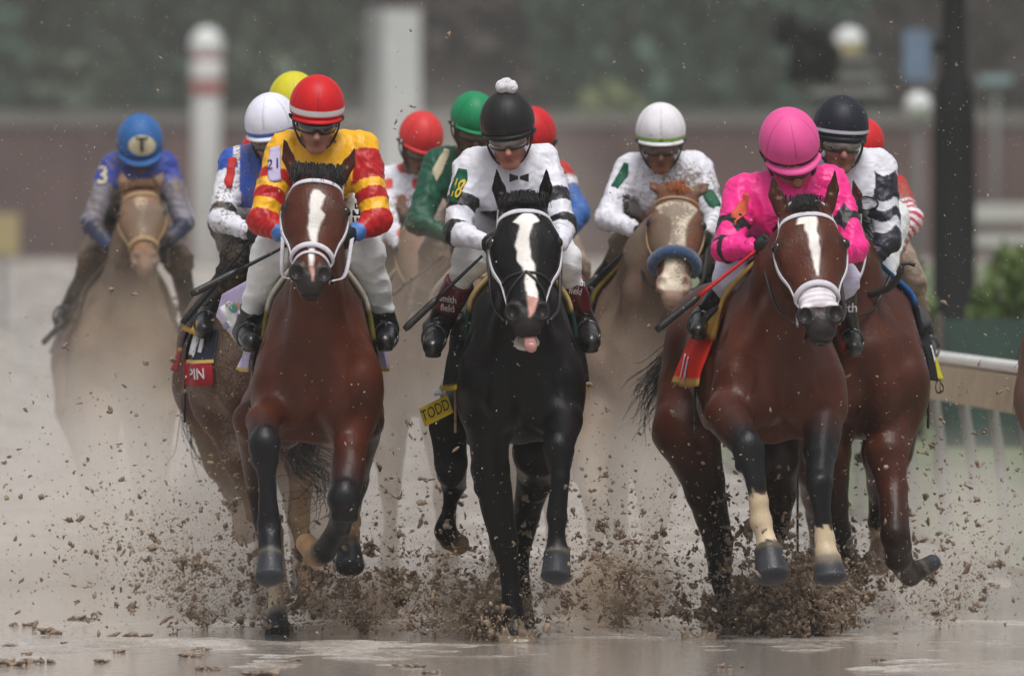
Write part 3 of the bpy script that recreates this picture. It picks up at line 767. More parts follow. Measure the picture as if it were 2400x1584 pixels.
    V = V + nrm * (.006 - np.abs(snoise(V * np.array([.7, .5, 1.3]) + .04 * snoise(V, 9, 4)[:, None], 46, 8)) * .006 - np.abs(snoise(V * np.array([.5, .5, 1.5]) + .05 * snoise(V, 8, 3)[:, None], 24, 2)) * .008)[:, None]
    bc = c.get('breech', lin((226, 228, 230)))
    mesh_obj('breeches', V, F, M[c.get('breechmat', 'breeches')], root, np.tile(bc, (len(V), 1))); bb = bvh_of(V, F)
    # ---- boots
    boots = []
    for s, kn, an, to, mm in (('L', 'knL', 'anL', 'toL', ml), ('R', 'knR', 'anR', 'toR', mr)):
        g = Field(); a, b = J[an], J[to]; ax = norm(b - a); bs = c.get('bootw', 1.0)
        g.seg(mm - norm(J[an] - mm) * .01, a, .057 * bs, .044 * bs, id='s', k=.02, cap=.01)
        g.seg(a - ax * .045 + [0, 0, -.012], a + ax * .02, .036 * bs, .042 * bs, id='s', k=.02)
        g.seg(a, b, .043 * bs, .032 * bs, id='s', k=.03); g.ell(b, (.034 * bs, .044 * bs, .030 * bs), id='s', k=.02)
        g.seg(a + ax * .01 + [0, 0, -.040 * bs], b + [0, 0, -.034 * bs], (.036, .010), (.036, .010), id='s', k=.006)
        V, F = g.mesh(res); nrm = normals(V, F); V = V + nrm * (snoise(V * [.6, .6, 1.5], 55, 5) * .0025)[:, None]
        bcv = np.tile(np.array([.012, .012, .013]), (len(V), 1))
        if c.get('cuffc') is not None:
            d = (V - mm) @ norm(J[an] - mm); bcv[(d < c.get('cuffl', .10)) & (np.linalg.norm(V - mm, axis=1) < c.get('cuffl', .10) + .055)] = c['cuffc']
        mesh_obj('boot', V, F, M['boot'], root, bcv); boots.append(bvh_of(V, F))
        # stirrup iron belongs to the saddle but travels with the foot
        ang = np.linspace(0, 2 * math.pi, 20); m_ = a * .4 + b * .6
        ring = np.array([m_ + np.array([math.cos(t_) * .052, .01, .005 + math.sin(t_) * .060]) for t_ in ang])
        v, fc_ = tube(ring, .006, sides=6)
        if c.get('horse'): hr_ = c['horse']['_']['root']; mesh_obj('stirrup', v, fc_, M['dark_metal'], hr_)
        if c.get('horse'):
            T = c['horse']['_']['T']; tpz = T(-.24 if s == 'L' else .24, .50, 1.42)
            v, fc_ = tube(spline([tpz, m_ + [0, 0, .09]], 6), .013, flat=.3, sides=6); mesh_obj('stirrup_leather', v, fc_, M['black_leather'], c['horse']['_']['root'])
    # ---- gloves
    if c.get('gloves', True):
        for wr, kk, s in ((wrL, knkL, 1), (wrR, knkR, -1)):
            g = Field(); build_hand(g, wr + norm(kk - wr) * .012, kk, np.array([0, .5, -1.0]), np.array([1.0 * s, .3, -.2]), (0, 0, 0), grow=.0035)
            V, F = g.mesh(.005); mesh_obj('glove', V, F, M['glove'], root)
    # ---- helmet
    hm = M[c.get('helmat', 'helmet')]; hc = c['helc']; nu, nv = 120, 44
    Vh, Ch = [], []
    for i in range(nv):
        a = (i / (nv - 1)) * math.radians(c.get('hang', 104))
        for j in range(nu):
            b = 2 * math.pi * j / nu
            seam = 1 - .014 * math.exp(-((((b / (2 * math.pi)) * 6) % 1 - .5) / .045) ** 2) * math.sin(a) + .006 * math.sin(3 * b + 2 * a) * math.sin(a) * math.cos(a) + .0035 * math.sin(9 * b + 5 * a + 2) * math.sin(a) ** 2
            rx, ry, rz = .118, .142, .134
            x = math.sin(a) * math.cos(b) * rx * seam; y = math.sin(a) * math.sin(b) * ry * seam; z = .067 + math.cos(a) * rz * (1 if a < 1.57 else .8)
            Vh.append(Hd(x, y - .055, z)); Ch.append(np.asarray(hc(a, b, x, y, z)) * (1 - .32 * math.exp(-((((b / (2 * math.pi)) * 6) % 1 - .5) / .022) ** 2) * (z > .075)))
    for i in range(nv):        # inner shell
        a = (i / (nv - 1)) * math.radians(c.get('hang', 104))
        for j in range(nu):
            b = 2 * math.pi * j / nu
            Vh.append(Hd(math.sin(a) * math.cos(b) * .108, math.sin(a) * math.sin(b) * .132 - .055, .067 + math.cos(a) * .124 * (1 if a < 1.57 else .8))); Ch.append(np.array([.01, .01, .01]))
    Fh = []; n0 = nu * nv
    for i in range(nv - 1):
        for j in range(nu):
            k_ = (j + 1) % nu; Fh.append((i * nu + j, i * nu + k_, (i + 1) * nu + k_, (i + 1) * nu + j)[::-1]); Fh.append((n0 + i * nu + j, n0 + i * nu + k_, n0 + (i + 1) * nu + k_, n0 + (i + 1) * nu + j))
    for j in range(nu):
        k_ = (j + 1) % nu; b0 = (nv - 1) * nu; Fh.append((b0 + j, n0 + b0 + j, n0 + b0 + k_, b0 + k_))
    ho = mesh_obj('helmet', Vh, Fh, hm, root, np.array(Ch)); hb = bvh_of(Vh, Fh)
    # peak
    pk = c.get('peak', .0)
    bx = np.linspace(math.radians(25), math.radians(155), 24); Vp = []
    for rr, zz in ((0, .0), (1, -.006), (1, -.013), (0, -.012)):
        for b in bx:
            e = rr * (pk + .010) * math.sin(b) ** .5
            Vp.append(Hd((.112 + e * .5) * math.cos(b), (.137 + e) * math.sin(b) - .055, .040 + zz - .004 * rr))
    Fp = []; m = len(bx)
    for r_ in range(4):
        for j in range(m - 1): Fp.append((r_ * m + j, r_ * m + j + 1, ((r_ + 1) % 4) * m + j + 1, ((r_ + 1) % 4) * m + j))
    mesh_obj('peak', Vp, Fp, hm, ho, np.tile(c.get('peakc', np.array([.012] * 3)), (len(Vp), 1)))
    # harness
    parts = []
    for s in (-1, 1):
        pth = spline([Hd(s * .100, -.04, .045), Hd(s * .090, -.015, -.03), Hd(s * .060, .015, -.085), Hd(s * .0, .030, -.122)], 14)
        parts.append(tube(pth, .008, flat=.5, sides=6))
        parts.append(tube(spline([Hd(s * .102, -.09, .03), Hd(s * .095, -.06, -.03), Hd(s * .062, .01, -.08)], 10), .008, flat=.5, sides=6))
    v, fc_ = merge(parts); mesh_obj('chin_strap', v, fc_, M['black_leather'], ho)
    ang = np.linspace(math.radians(8), math.radians(172), 30)
    band = np.array([Hd(.100 * math.cos(b), .122 * math.sin(b) - .055, .026) for b in ang]); nb = np.array([(p - Hd(0, -.055, .026)) for p in band])
    v, fc_ = tube(band, .016, nb, flat=.3); mesh_obj('skull_band', v, fc_, M['black_leather'], ho)
    # ---- goggles
    n = 34; ang = np.linspace(math.radians(22), math.radians(158), n); rows = []
    for zz, bul in ((.020, .0), (.013, .010), (.0, .014), (-.013, .010), (-.024, .0)):
        row = []
        for b in ang:
            dip = 1.0 - .35 * math.exp(-((b - math.pi / 2) / .16) ** 2) if zz < 0 else 1.0
            e = max(0, math.cos((b - math.pi / 2) * 1.2)) * 0.0
            edge = min(1, (1 - abs((b - math.pi / 2) / math.radians(68))) * 6 + .35)
            row.append(Hd((.078 + bul) * math.cos(b), (.112 + bul) * math.sin(b) - .035, zz * dip * edge + .0))
        rows.append(row)
    Vg = np.array(rows).reshape(-1, 3); Vg2 = Vg - Fd * .012 * q; Fg = []; m = n; k5 = 5 * n
    for i in range(4):
        for j in range(n - 1):
            a, b, c2, d = i * m + j, i * m + j + 1, (i + 1) * m + j + 1, (i + 1) * m + j
            Fg.append((a, b, c2, d)); Fg.append((k5 + d, k5 + c2, k5 + b, k5 + a))
    rim = list(range(n)) + [i * n + n - 1 for i in range(1, 5)] + [4 * n + j for j in range(n - 2, -1, -1)] + [i * n for i in range(3, 0, -1)]
    for a, b in zip(rim, rim[1:] + rim[:1]): Fg.append((b, a, k5 + a, k5 + b))
    go = mesh_obj('goggles', np.vstack([Vg, Vg2]), Fg, M[c.get('lens', 'lens')], root)
    rp = np.array([Vg[i] for i in rim + rim[:1]]); v, fc_ = tube(rp, .0052, sides=6); mesh_obj('goggle_frame', v, fc_, M['black_leather'], go)
    parts = []
    for s in (-1, 1): parts.append(tube(spline([Hd(s * .074, .004, .0), Hd(s * .105, -.05, .01), Hd(s * .110, -.09, .02)], 8), .010, flat=.25, sides=6))
    v, fc_ = merge(parts); mesh_obj('goggle_strap', v, fc_, M['black_leather'], go)
    c['_'] = dict(root=root, jb=jb, bb=bb, boots=boots, hb=hb, Hd=Hd, J=J, U=U, X=X, Fd=Fd, jacket=jk, helmet=ho, wr=(wrL, wrR), ml=ml, mr=mr)
    return c

def whip(name, label, a, b, c_, shaftc, split=.55, flap=True, group='riding whips held by the jockeys'):
    """thin shaft from a to the thick handle that ends at b"""
    a, b = np.asarray(a), np.asarray(b); m = a + (b - a) * split
    root = empty('riding_whip', b); tag(root, label, 'whip', group)
    v, f_ = tube(spline([a, m], 8), np.linspace(.0065, .010, 8), sides=6); mesh_obj('shaft', v, f_, shaftc, root)
    v, f_ = tube(spline([m, b], 10), np.array([.011, .0155, .0165, .016, .016, .016, .016, .0165, .017, .013]), sides=10); mesh_obj('handle', v, f_, M['black_leather'], root)
    return root
# ------------------------------------------------------------------ the field of runners
C8 = lambda r, g, b: lin((r, g, b))
WS = C8(222, 222, 232)
def sel(n, base):
    return np.tile(np.asarray(base, float), (n, 1))
def plain_helmet(col, band=None, bandc=None, z0=.035, z1=.055, rim=None):
    def fn(a, b, x, y, z):
        if band and z0 < z < z1 + 0.0: return bandc
        if rim is not None and z < z0: return rim
        return col
    return fn
def silk_red(ids, t, x, z, u, v):
    Y, R = C8(238, 176, 14), C8(178, 8, 16)
    c = sel(len(t), Y)
    for s in 'LR':
        m = ids == 'u' + s
        t0 = .10 if s == 'R' else .36
        c[m & (t > t0)] = R; c[m & (t > .50) & (t < .62)] = Y; c[m & (t > .78) & (t < .94)] = Y
        c[ids == 'f' + s] = R; c[(ids == 'c' + s) | ((ids == 'f' + s) & (t > .90))] = C8(70, 120, 190)
    c[ids == 'collar'] = C8(150, 8, 18)
    return c
def silk_black_bands(ids, t, x, z, u, v):
    c = sel(len(t), WS)
    K = np.array([.012, .012, .016])
    for s in 'LR':
        m = ids == 'u' + s; c[m & (t > .50) & (t < .70)] = K; c[m & (t > .90)] = K; c[(ids == 'f' + s) & (t < .12)] = K
    m = (ids == 'torso'); c[m & (z < -.20) & (z > -.27)] = K
    c[ids == 'collar'] = WS
    return c
def silk_pink(ids, t, x, z, u, v):
    P, K = C8(244, 40, 140), np.array([.012, .012, .014])
    c = sel(len(t), P)
    for s in 'LR':
        m = ids == 'u' + s
        dm = np.abs((t - .62) / .20) + np.abs(np.sin(x * 34 + 1.1)) * .75 < 1
        c[m & dm] = K; c[m & (t > .92) & (s == 'L')] = K; c[ids == 'c' + s] = K
    return c
def silk_navy(ids, t, x, z, u, v):
    Nv = C8(20, 22, 38); c = sel(len(t), WS)
    for s in 'LR':
        m = ids == 'u' + s
        ch = t - .10 * np.abs(np.sin(x * 30))
        c[m & (ch > .12)] = Nv; c[m & (ch > .46) & (ch < .58)] = WS * .8; c[m & (ch > .72) & (ch < .86)] = WS * .8
        c[ids == 'f' + s] = Nv; c[ids == 'c' + s] = Nv
    return c
def silk_bluewhite(ids, t, x, z, u, v):
    B = C8(44, 84, 178); c = sel(len(t), B)
    c[(ids == 'torso') & (np.abs(np.abs(x) - .13) < .022)] = WS; c[(ids == 'torso') & (z < -.20)] = WS
    for s in 'LR':
        m = ids == 'u' + s; c[m & (t > .22)] = WS; c[m & (t > .80) & (t < .92)] = C8(24, 26, 34)
        c[ids == 'f' + s] = WS; c[(ids == 'c' + s)] = C8(60, 120, 160)
    return c
def silk_whitemud(ids, t, x, z, u, v): return sel(len(t), WS)
def silk_blue_far(ids, t, x, z, u, v):
    c = sel(len(t), C8(48, 66, 150)); S = C8(120, 116, 128)
    for s in 'LR':
        c[(ids == 'u' + s) & (t > .35)] = S; c[ids == 'f' + s] = C8(52, 58, 82)
    c[(ids == 'torso') & (z < -.12)] = C8(80, 76, 84)
    return c
def silk_green(ids, t, x, z, u, v):
    c = sel(len(t), C8(14, 78, 58)); c[(ids == 'torso') & (np.abs(x) < .05)] = C8(200, 170, 40); c[ids == 'collar'] = C8(210, 180, 50)
    return c
def silk_redwhite(ids, t, x, z, u, v):
    c = sel(len(t), WS); m = np.sin(x * 45 + 1) * np.sin(z * 38 + 2) > .45; c[m] = C8(205, 70, 60); return c
def silk_redblue(ids, t, x, z, u, v):
    c = sel(len(t), WS); c[(np.abs(x) < .10) & (ids == 'torso')] = C8(190, 30, 40); 
    for s in 'LR': c[(ids == 'u' + s) & (t > .40)] = C8(52, 98, 168); c[ids == 'f' + s] = C8(52, 98, 168); c[(ids == 'u' + s) & (t < .2)] = C8(190, 30, 40)
    return c
def silk_redspots(ids, t, x, z, u, v):
    c = sel(len(t), C8(190, 30, 40)); m = (ids == 'fR') | (ids == 'fL') | (ids == 'uR') & (t > .6); c[m & (np.sin(t * 40) > 0)] = WS; return c

RED = C8(200, 14, 24)
# ---- A: bay with a blaze, rider in yellow and red
A = build_horse(dict(
    label='bright bay racehorse with white blaze under the red and yellow rider', Y=49.0, cu=744, k=-.02, w=1.0, res=.0068,
    poll=(746, 396, -.30), lip=(725, 678, -.62), roll=-2, hw=1.14, earL=(667, 330, -.26), earR=(832, 346, -.26), earb=.088, flw=.06,
    blaze=[(.13, .0, .010), (.16, .008, .030), (.19, .004, .027), (.23, .0, .022), (.255, .010, .028), (.29, .006, .022), (.33, -.004, .020), (.40, .0, .012), (.55, .004, .009), (.60, .004, .004)], snip=.53,
    FL=[(614, 985, -.28, 36, 'b'), (621, 1042, -.44, 36, 'k'), (626, 1130, -.46, 20, 'k'), (632, 1232, -.44, 27, 'k'), (634, 1302, -.50, 29, 'k'), (633, 1352, -.56, 37, 'h')],
    FR=[(822, 1050, -.12, 38, 'b'), (808, 1168, -.34, 38, 'k'), (796, 1230, -.16, 25, 'k'), (762, 1290, -.02, 24, 'k'), (742, 1300, .06, 27, 't'), (716, 1272, .12, 23, 't')],
    HL=[(600, 985, 1.05, 54, 'b'), (612, 1140, 1.42, 34, 'd'), (622, 1215, 1.45, 29, 'd'), (634, 1330, 1.30, 20, 'd'), (645, 1385, 1.20, 19, 'w'), (648, 1442, 1.12, 25, 'w'), (649, 1484, 1.02, 29, 'h')],
    HR=[(848, 985, 1.15, 52, 'b'), (828, 1120, 1.50, 36, 'd'), (812, 1190, 1.45, 34, 'k'), (818, 1245, 1.1, 26, 't'), (816, 1285, 1.05, 28, 'k'), (818, 1328, 1.0, 35, 'h')],
    noseband=.026, noseband2=True, forelock=1.0, mane=True, whiterein=True, handL=(663, 553, -.02), handR=(827, 548, -.02),
    tail=[(730, 980, 2.2), (700, 1060, 2.15), (765, 1100, 2.05), (775, 1150, 2.0), (705, 1165, 1.95)], ntail=75,
    padc=(C8(112, 102, 40), C8(205, 198, 185)), clotha=-4, cy0=.40, cy1=1.0, flare=.06, flR=.3,
    clothf=lambda s, y, g: np.where((s > .95)[:, None], C8(200, 165, 90), np.tile(C8(190, 180, 215), (len(s), 1)))))
a = build_jockey(dict(
    label='jockey in yellow and red silks with red cap on the bay horse at front left', Y=49.0, horse=A, top=(747, 185, 65), head=(15, 3, 2),
    shL=(668, 352), shR=(848, 352), elL=(616, 515), elR=(884, 515), haL=(676, 555), haR=(820, 552), hip=(745, 470), knL=(634, 600), knR=(860, 600),
    anL=(573, 780), anR=(907, 775), toL=(588, 800, .2), toR=(903, 800, .2), silks=silk_red, seed=2, aw=1.06, bw=1.05, boott=.72, bootw=1.05,
    helc=lambda a, b, x, y, z: C8(225, 220, 220) if (.052 + .01 * (x / .1) * 0 < z < .074) and True else RED, peakc=RED, peak=.006))
# ---- C: black horse with a star and stripe
Cc = build_horse(dict(
    label='black racehorse with white stripe and tongue out under the rider numbered 18', Y=49.05, cu=1222, k=-.035, w=.98, res=.0068, coat=BLACKH, dark=BLACKH, mat='coat_black',
    poll=(1226, 462, -.28), lip=(1238, 772, -.66), roll=2, hyaw=2, hw=1.10, earL=(1164, 398, -.24), earR=(1281, 398, -.24), earb=.066, facec=BLACKH * 1.1, muzc=np.array([.02, .017, .018]),
    chinc=C8(190, 180, 175), mouth=.028,
    blaze=[(.085, .012, .008), (.105, .010, .030), (.13, .006, .046), (.15, .002, .024), (.22, -.004, .020), (.32, -.004, .026), (.36, .010, .020), (.46, .018, .018), (.54, .016, .014), (.59, .006, .004)], snip=.50,
    FL=[(1146, 1000, .0, 52, 'b'), (1150, 1096, .02, 43, 'b'), (1181, 1270, .10, 33, 'k'), (1194, 1350, .12, 23, 'k'), (1202, 1445, .08, 25, 'k'), (1206, 1480, .04, 26, 'k'), (1207, 1503, .0, 30, 'h')],
    FR=[(1318, 985, -.14, 46, 'b'), (1310, 1052, -.36, 34, 'k'), (1313, 1120, -.40, 21, 'k'), (1306, 1212, -.40, 25, 'k'), (1303, 1255, -.40, 20, 'k'), (1303, 1297, -.42, 31, 'k'), (1300, 1348, -.46, 37, 'h')],
    HL=[(1050, 1000, 1.0, 45, 'b'), (1056, 1083, .95, 38, 'b'), (1060, 1135, 1.2, 31, 'k'), (1053, 1190, 1.1, 18, 'k'), (1044, 1245, 1.0, 25, 'k'), (1056, 1262, 1.05, 26, 'k'), (1076, 1276, 1.12, 26, 't')],
    HR=[(1262, 1060, 1.1, 62, 'b'), (1256, 1110, 1.3, 42, 'b'), (1234, 1205, 1.45, 31, 'k'), (1221, 1300, 1.35, 20, 'k'), (1220, 1395, 1.25, 24, 'k'), (1224, 1430, 1.2, 24, 'k'), (1228, 1460, 1.15, 28, 'h')],
    figure8=True, forelock=.35, flw=.03, handL=(1142, 570, -.02), handR=(1314, 590, -.02), seed=3, hairc=np.array([.008, .008, .009]),
    padc=(C8(20, 52, 40), C8(196, 168, 110)), clotha=-20, cy0=.30, cy1=1.15, flare=.035, tangirth=True,
    clothf=lambda s, y, g: np.where(((s > .955))[:, None], C8(215, 185, 20), np.tile(C8(10, 30, 26), (len(s), 1)))))
c = build_jockey(dict(
    label='jockey in white silks with black bands and pompom cap on the black horse', Y=49.05, horse=Cc, top=(1180, 222, 65), head=(15, -4, -5),
    shL=(1102, 392), shR=(1276, 382), elL=(1070, 545), elR=(1318, 530), haL=(1146, 572), haR=(1306, 590), hip=(1195, 500), knL=(1106, 606), knR=(1318, 610),
    anL=(1022, 772), anR=(1368, 765), toL=(1014, 812, .2), toR=(1384, 800, .2), silks=silk_black_bands, seed=5, boott=.36, bootw=1.2,
    cuffc=C8(96, 20, 30), cuffl=.135, lens='lens_clear', skin=C8(176, 120, 102),
    helc=lambda a, b, x, y, z: np.array([.020, .020, .022]) if z < .066 else np.array([.010, .010, .011]), peakc=np.array([.012] * 3)))
# ---- F: bay with the '1' shaped blaze, rider in pink
Fh = build_horse(dict(
    label='bay racehorse with white sheepskin bridle and nose strip under the pink rider', Y=49.1, cu=1826, k=-.14, w=1.0, res=.0068,
    poll=(1890, 470, -.30), lip=(1928, 778, -.66), roll=6, hyaw=6, hw=1.16, earL=(1812, 416, -.24), earR=(1957, 398, -.24), earb=.080, neckx=-.03,
    coat=C8(77, 36, 22),
    blaze=[(.075, -.002, .006), (.09, -.004, .030), (.125, -.006, .034), (.13, .004, .022), (.19, .004, .018), (.25, .004, .018), (.29, .006, .015), (.36, .008, .006), (.38, .008, .003)], patchw=(.435, .53, -.062, .062),
    FL=[(1704, 970, -.12, 54, 'b'), (1754, 1051, -.42, 36, 'k'), (1772, 1131, -.46, 21, 'k'), (1778, 1175, -.46, 21, 'w'), (1783, 1222, -.46, 26, 'w'), (1795, 1262, -.48, 22, 'w'), (1800, 1290, -.5, 33, 'k'), (1809, 1350, -.56, 42, 'h')],
    FR=[(1930, 960, -.05, 54, 'b'), (1921, 1061, -.20, 38, 'k'), (1921, 1135, -.34, 32, 'k'), (1928, 1210, -.34, 20, 'k'), (1933, 1262, -.34, 23, 'w'), (1936, 1295, -.36, 25, 'w'), (1940, 1308, -.38, 30, 'w'), (1945, 1352, -.40, 40, 'h')],
    HL=[(1612, 1010, 1.3, 82, 'b'), (1650, 1131, 1.35, 48, 'd'), (1683, 1270, 1.45, 34, 'k'), (1688, 1346, 1.38, 26, 'k'), (1700, 1412, 1.30, 21, 'k'), (1703, 1445, 1.26, 22, 'k'), (1706, 1470, 1.22, 26, 'h')],
    HR=[(1815, 1080, 1.2, 60, 'd'), (1826, 1150, 1.3, 40, 'd'), (1822, 1235, 1.40, 26, 'k'), (1792, 1330, 1.35, 18, 'k'), (1778, 1395, 1.3, 20, 'k'), (1776, 1430, 1.28, 22, 'k'), (1778, 1455, 1.25, 28, 'h')],
    noseband=.032, forelock=.6, flw=.02, flx=-.01, whiterein=False, handL=(1778, 575, -.02), handR=(1960, 600, .05), seed=4,
    tail=[(1560, 870, 2.1), (1525, 930, 2.3), (1515, 985, 2.5)], ntail=120,
    padc=(C8(150, 112, 50), C8(190, 150, 80)), clotha=-16, cy0=.26, cy1=.80, flare=.04, flR=2.2,
    clothf=lambda s, y, g: np.where((s > .94)[:, None], C8(190, 150, 80), np.tile(C8(222, 42, 24), (len(s), 1)))))
f_ = build_jockey(dict(
    label='jockey in bright pink silks with black diamonds looking down in a pink cap', Y=49.1, horse=Fh, top=(1852, 284, 71), head=(34, 6, -9),
    shL=(1742, 452), shR=(1945, 432), elL=(1704, 582), elR=(2000, 580), haL=(1782, 580), haR=(1956, 606), hip=(1800, 560), knL=(1716, 650), knR=(1972, 655),
    anL=(1648, 745), anR=(1990, 790), toL=(1636, 775, .25), toR=(2000, 815, .3), silks=silk_pink, seed=7, aw=1.08, boott=.25, breech=C8(200, 196, 220),
    helc=lambda a, b, x, y, z: (np.array([.012, .010, .012]) if .030 < z < .052 else C8(226, 84, 152)), peakc=C8(226, 84, 152), peak=.030))
# ---- G: horse behind on the right, rider in white and navy
G = build_horse(dict(
    label='dark bay racehorse half hidden behind the pink rider\'s horse on the right', Y=50.3, cu=2022, k=.02, w=1.10, res=.0095,
    poll=(1972, 480, -.20), lip=(1950, 770, -.42), roll=3, hw=.95, earL=(1930, 425, -.15), earR=(2000, 420, -.15), coat=C8(72, 35, 23),
    FL=[(1948, 1060, .0, 46, 'b'), (1955, 1180, .05, 30, 'd'), (1967, 1250, .1, 26, 'k'), (1985, 1295, .35, 22, 'k'), (1995, 1330, .5, 24, 'k'), (2000, 1350, .55, 26, 'h')],
    FR=[(2078, 1060, -.10, 50, 'b'), (2090, 1140, -.16, 35, 'b'), (2097, 1255, -.30, 36, 'd'), (2106, 1308, -.2, 33, 'd'), (2134, 1346, .0, 26, 'd'), (2158, 1334, .05, 24, 'd'), (2187, 1318, .1, 20, 'h')],
    HL=[(1925, 1100, 1.2, 60, 'b'), (1920, 1200, 1.5, 34, 'd'), (1925, 1260, 1.5, 28, 'k'), (1920, 1350, 1.4, 18, 'k'), (1918, 1400, 1.35, 24, 'k'), (1916, 1430, 1.3, 28, 'h')],
    HR=[(2080, 1060, 1.2, 60, 'b'), (2066, 1170, 1.5, 30, 'd'), (2058, 1225, 1.5, 25, 'k'), (2060, 1262, 1.5, 20, 'w'), (2062, 1290, 1.45, 26, 'm'), (2062, 1325, 1.4, 30, 'm')],
    forelock=.2, noseband=.02, handL=(1985, 600, .0), handR=(2090, 640, .0), seed=5,
    padc=(C8(24, 24, 28), C8(40, 90, 150)), clotha=-14, cy0=.32, cy1=1.1, flare=.05,
    clothf=lambda s, y, g: np.where(((s > .82) & (y > .3))[:, None], C8(208, 200, 40), np.tile(np.array([.012, .012, .013]), (len(s), 1)))))
g = build_jockey(dict(
    label='jockey in white and navy silks with navy cap at the far right', Y=50.3, horse=G, top=(1981, 227, 66), head=(8, 8, 3),
    shL=(1912, 400), shR=(2062, 392), elL=(1900, 560), elR=(2082, 565), haL=(1975, 600), haR=(2012, 640), hip=(2015, 520), knL=(1960, 640), knR=(2052, 640),
    anL=(1950, 790), anR=(2106, 775), toL=(1950, 800, .3), toR=(2118, 800, .25), silks=silk_navy, seed=9, boott=.66, lens='lens_clear', skin=C8(150, 100, 84), bw=1.12,
    helc=lambda a, b, x, y, z: C8(205, 212, 216) if .050 < z < .064 else C8(22, 24, 40), peakc=C8(22, 24, 40)))
# ---- E: chestnut with blue shadow roll
E_ = build_horse(dict(
    label='muddy chestnut racehorse with broad blaze and blue sheepskin noseband', Y=54.0, cu=1505, k=-.01, w=1.05, res=.010, coat=C8(104, 82, 70), dark=C8(88, 72, 62), mat='coat_dust',
    poll=(1590, 436, -.30), lip=(1577, 700, -.62), roll=-4, hw=1.05, earL=(1522, 424, -.2), earR=(1662, 430, -.2), facec=C8(108, 66, 46), muzc=C8(170, 140, 124), neckx=-.05,
    blaze=[(.10, .0, .04), (.12, .0, .084), (.17, .0, .072), (.20, .012, .046), (.27, .014, .030), (.34, .008, .034), (.45, .0, .045), (.58, -.004, .050), (.60, 0, .04)], blazec=C8(215, 200, 180),
    FL=[(1395, 1000, -.1, 50, 'b'), (1376, 1075, -.25, 40, 'm'), (1396, 1170, -.40, 30, 'm'), (1396, 1240, -.38, 18, 'm'), (1396, 1320, -.36, 22, 'm'), (1396, 1350, -.36, 24, 'm'), (1396, 1390, -.38, 32, 'h')],
    FR=[(1560, 1010, -.02, 52, 'b'), (1550, 1107, .0, 44, 'm'), (1532, 1226, .05, 30, 'm'), (1530, 1310, .05, 18, 'm'), (1530, 1370, .04, 24, 'm'), (1530, 1392, .02, 24, 'm'), (1530, 1412, .0, 30, 'h')],
    HL=[(1420, 1050, 1.2, 60, 'b'), (1440, 1150, 1.5, 34, 'm'), (1445, 1230, 1.5, 28, 'm'), (1450, 1320, 1.4, 18, 'm'), (1450, 1370, 1.3, 24, 'm'), (1450, 1390, 1.3, 28, 'h')],
    HR=[(1500, 1020, 1.2, 50, 'b'), (1508, 1090, 1.5, 34, 'm'), (1520, 1180, 1.5, 26, 'm'), (1540, 1300, 1.4, 18, 'm'), (1545, 1350, 1.35, 24, 'm'), (1548, 1380, 1.3, 28, 'h')],
    noseband='fleece', strap='tan_strap', strapw=.014, forelock=.5, flw=.02, nfl=90, hairc=C8(150, 80, 40), handL=(1496, 545, .0), handR=(1660, 560, .0), seed=6,
    padc=(C8(60, 62, 50), C8(130, 110, 50)), clotha=-10, clothmat='cloth_mud', clothf=lambda s, y, g: np.tile(C8(70, 60, 55), (len(s), 1))))
e = build_jockey(dict(
    label='jockey in mud spattered white silks with white cap and lime band', Y=54.0, horse=E_, top=(1549, 247, 59), head=(12, 0, 0),
    shL=(1476, 400), shR=(1634, 395), elL=(1424, 512), elR=(1676, 512), haL=(1500, 545), haR=(1654, 560), hip=(1540, 520), knL=(1460, 590), knR=(1640, 600),
    anL=(1388, 690), anR=(1690, 700), toL=(1372, 715, .25), toR=(1700, 720, .25), silks=silk_whitemud, silkmat='silk_mud', seed=11, boott=.2, breech=C8(90, 78, 70), breechmat='breeches_mud',
    helmat='helmet_mud', lens='lens_mud', skin=C8(140, 90, 66), skinmat='skin_mud', res=.0075,
    helc=lambda a, b, x, y, z: C8(140, 196, 50) if .040 < z < .056 else C8(225, 222, 228), peakc=C8(225, 222, 228), peak=.012))
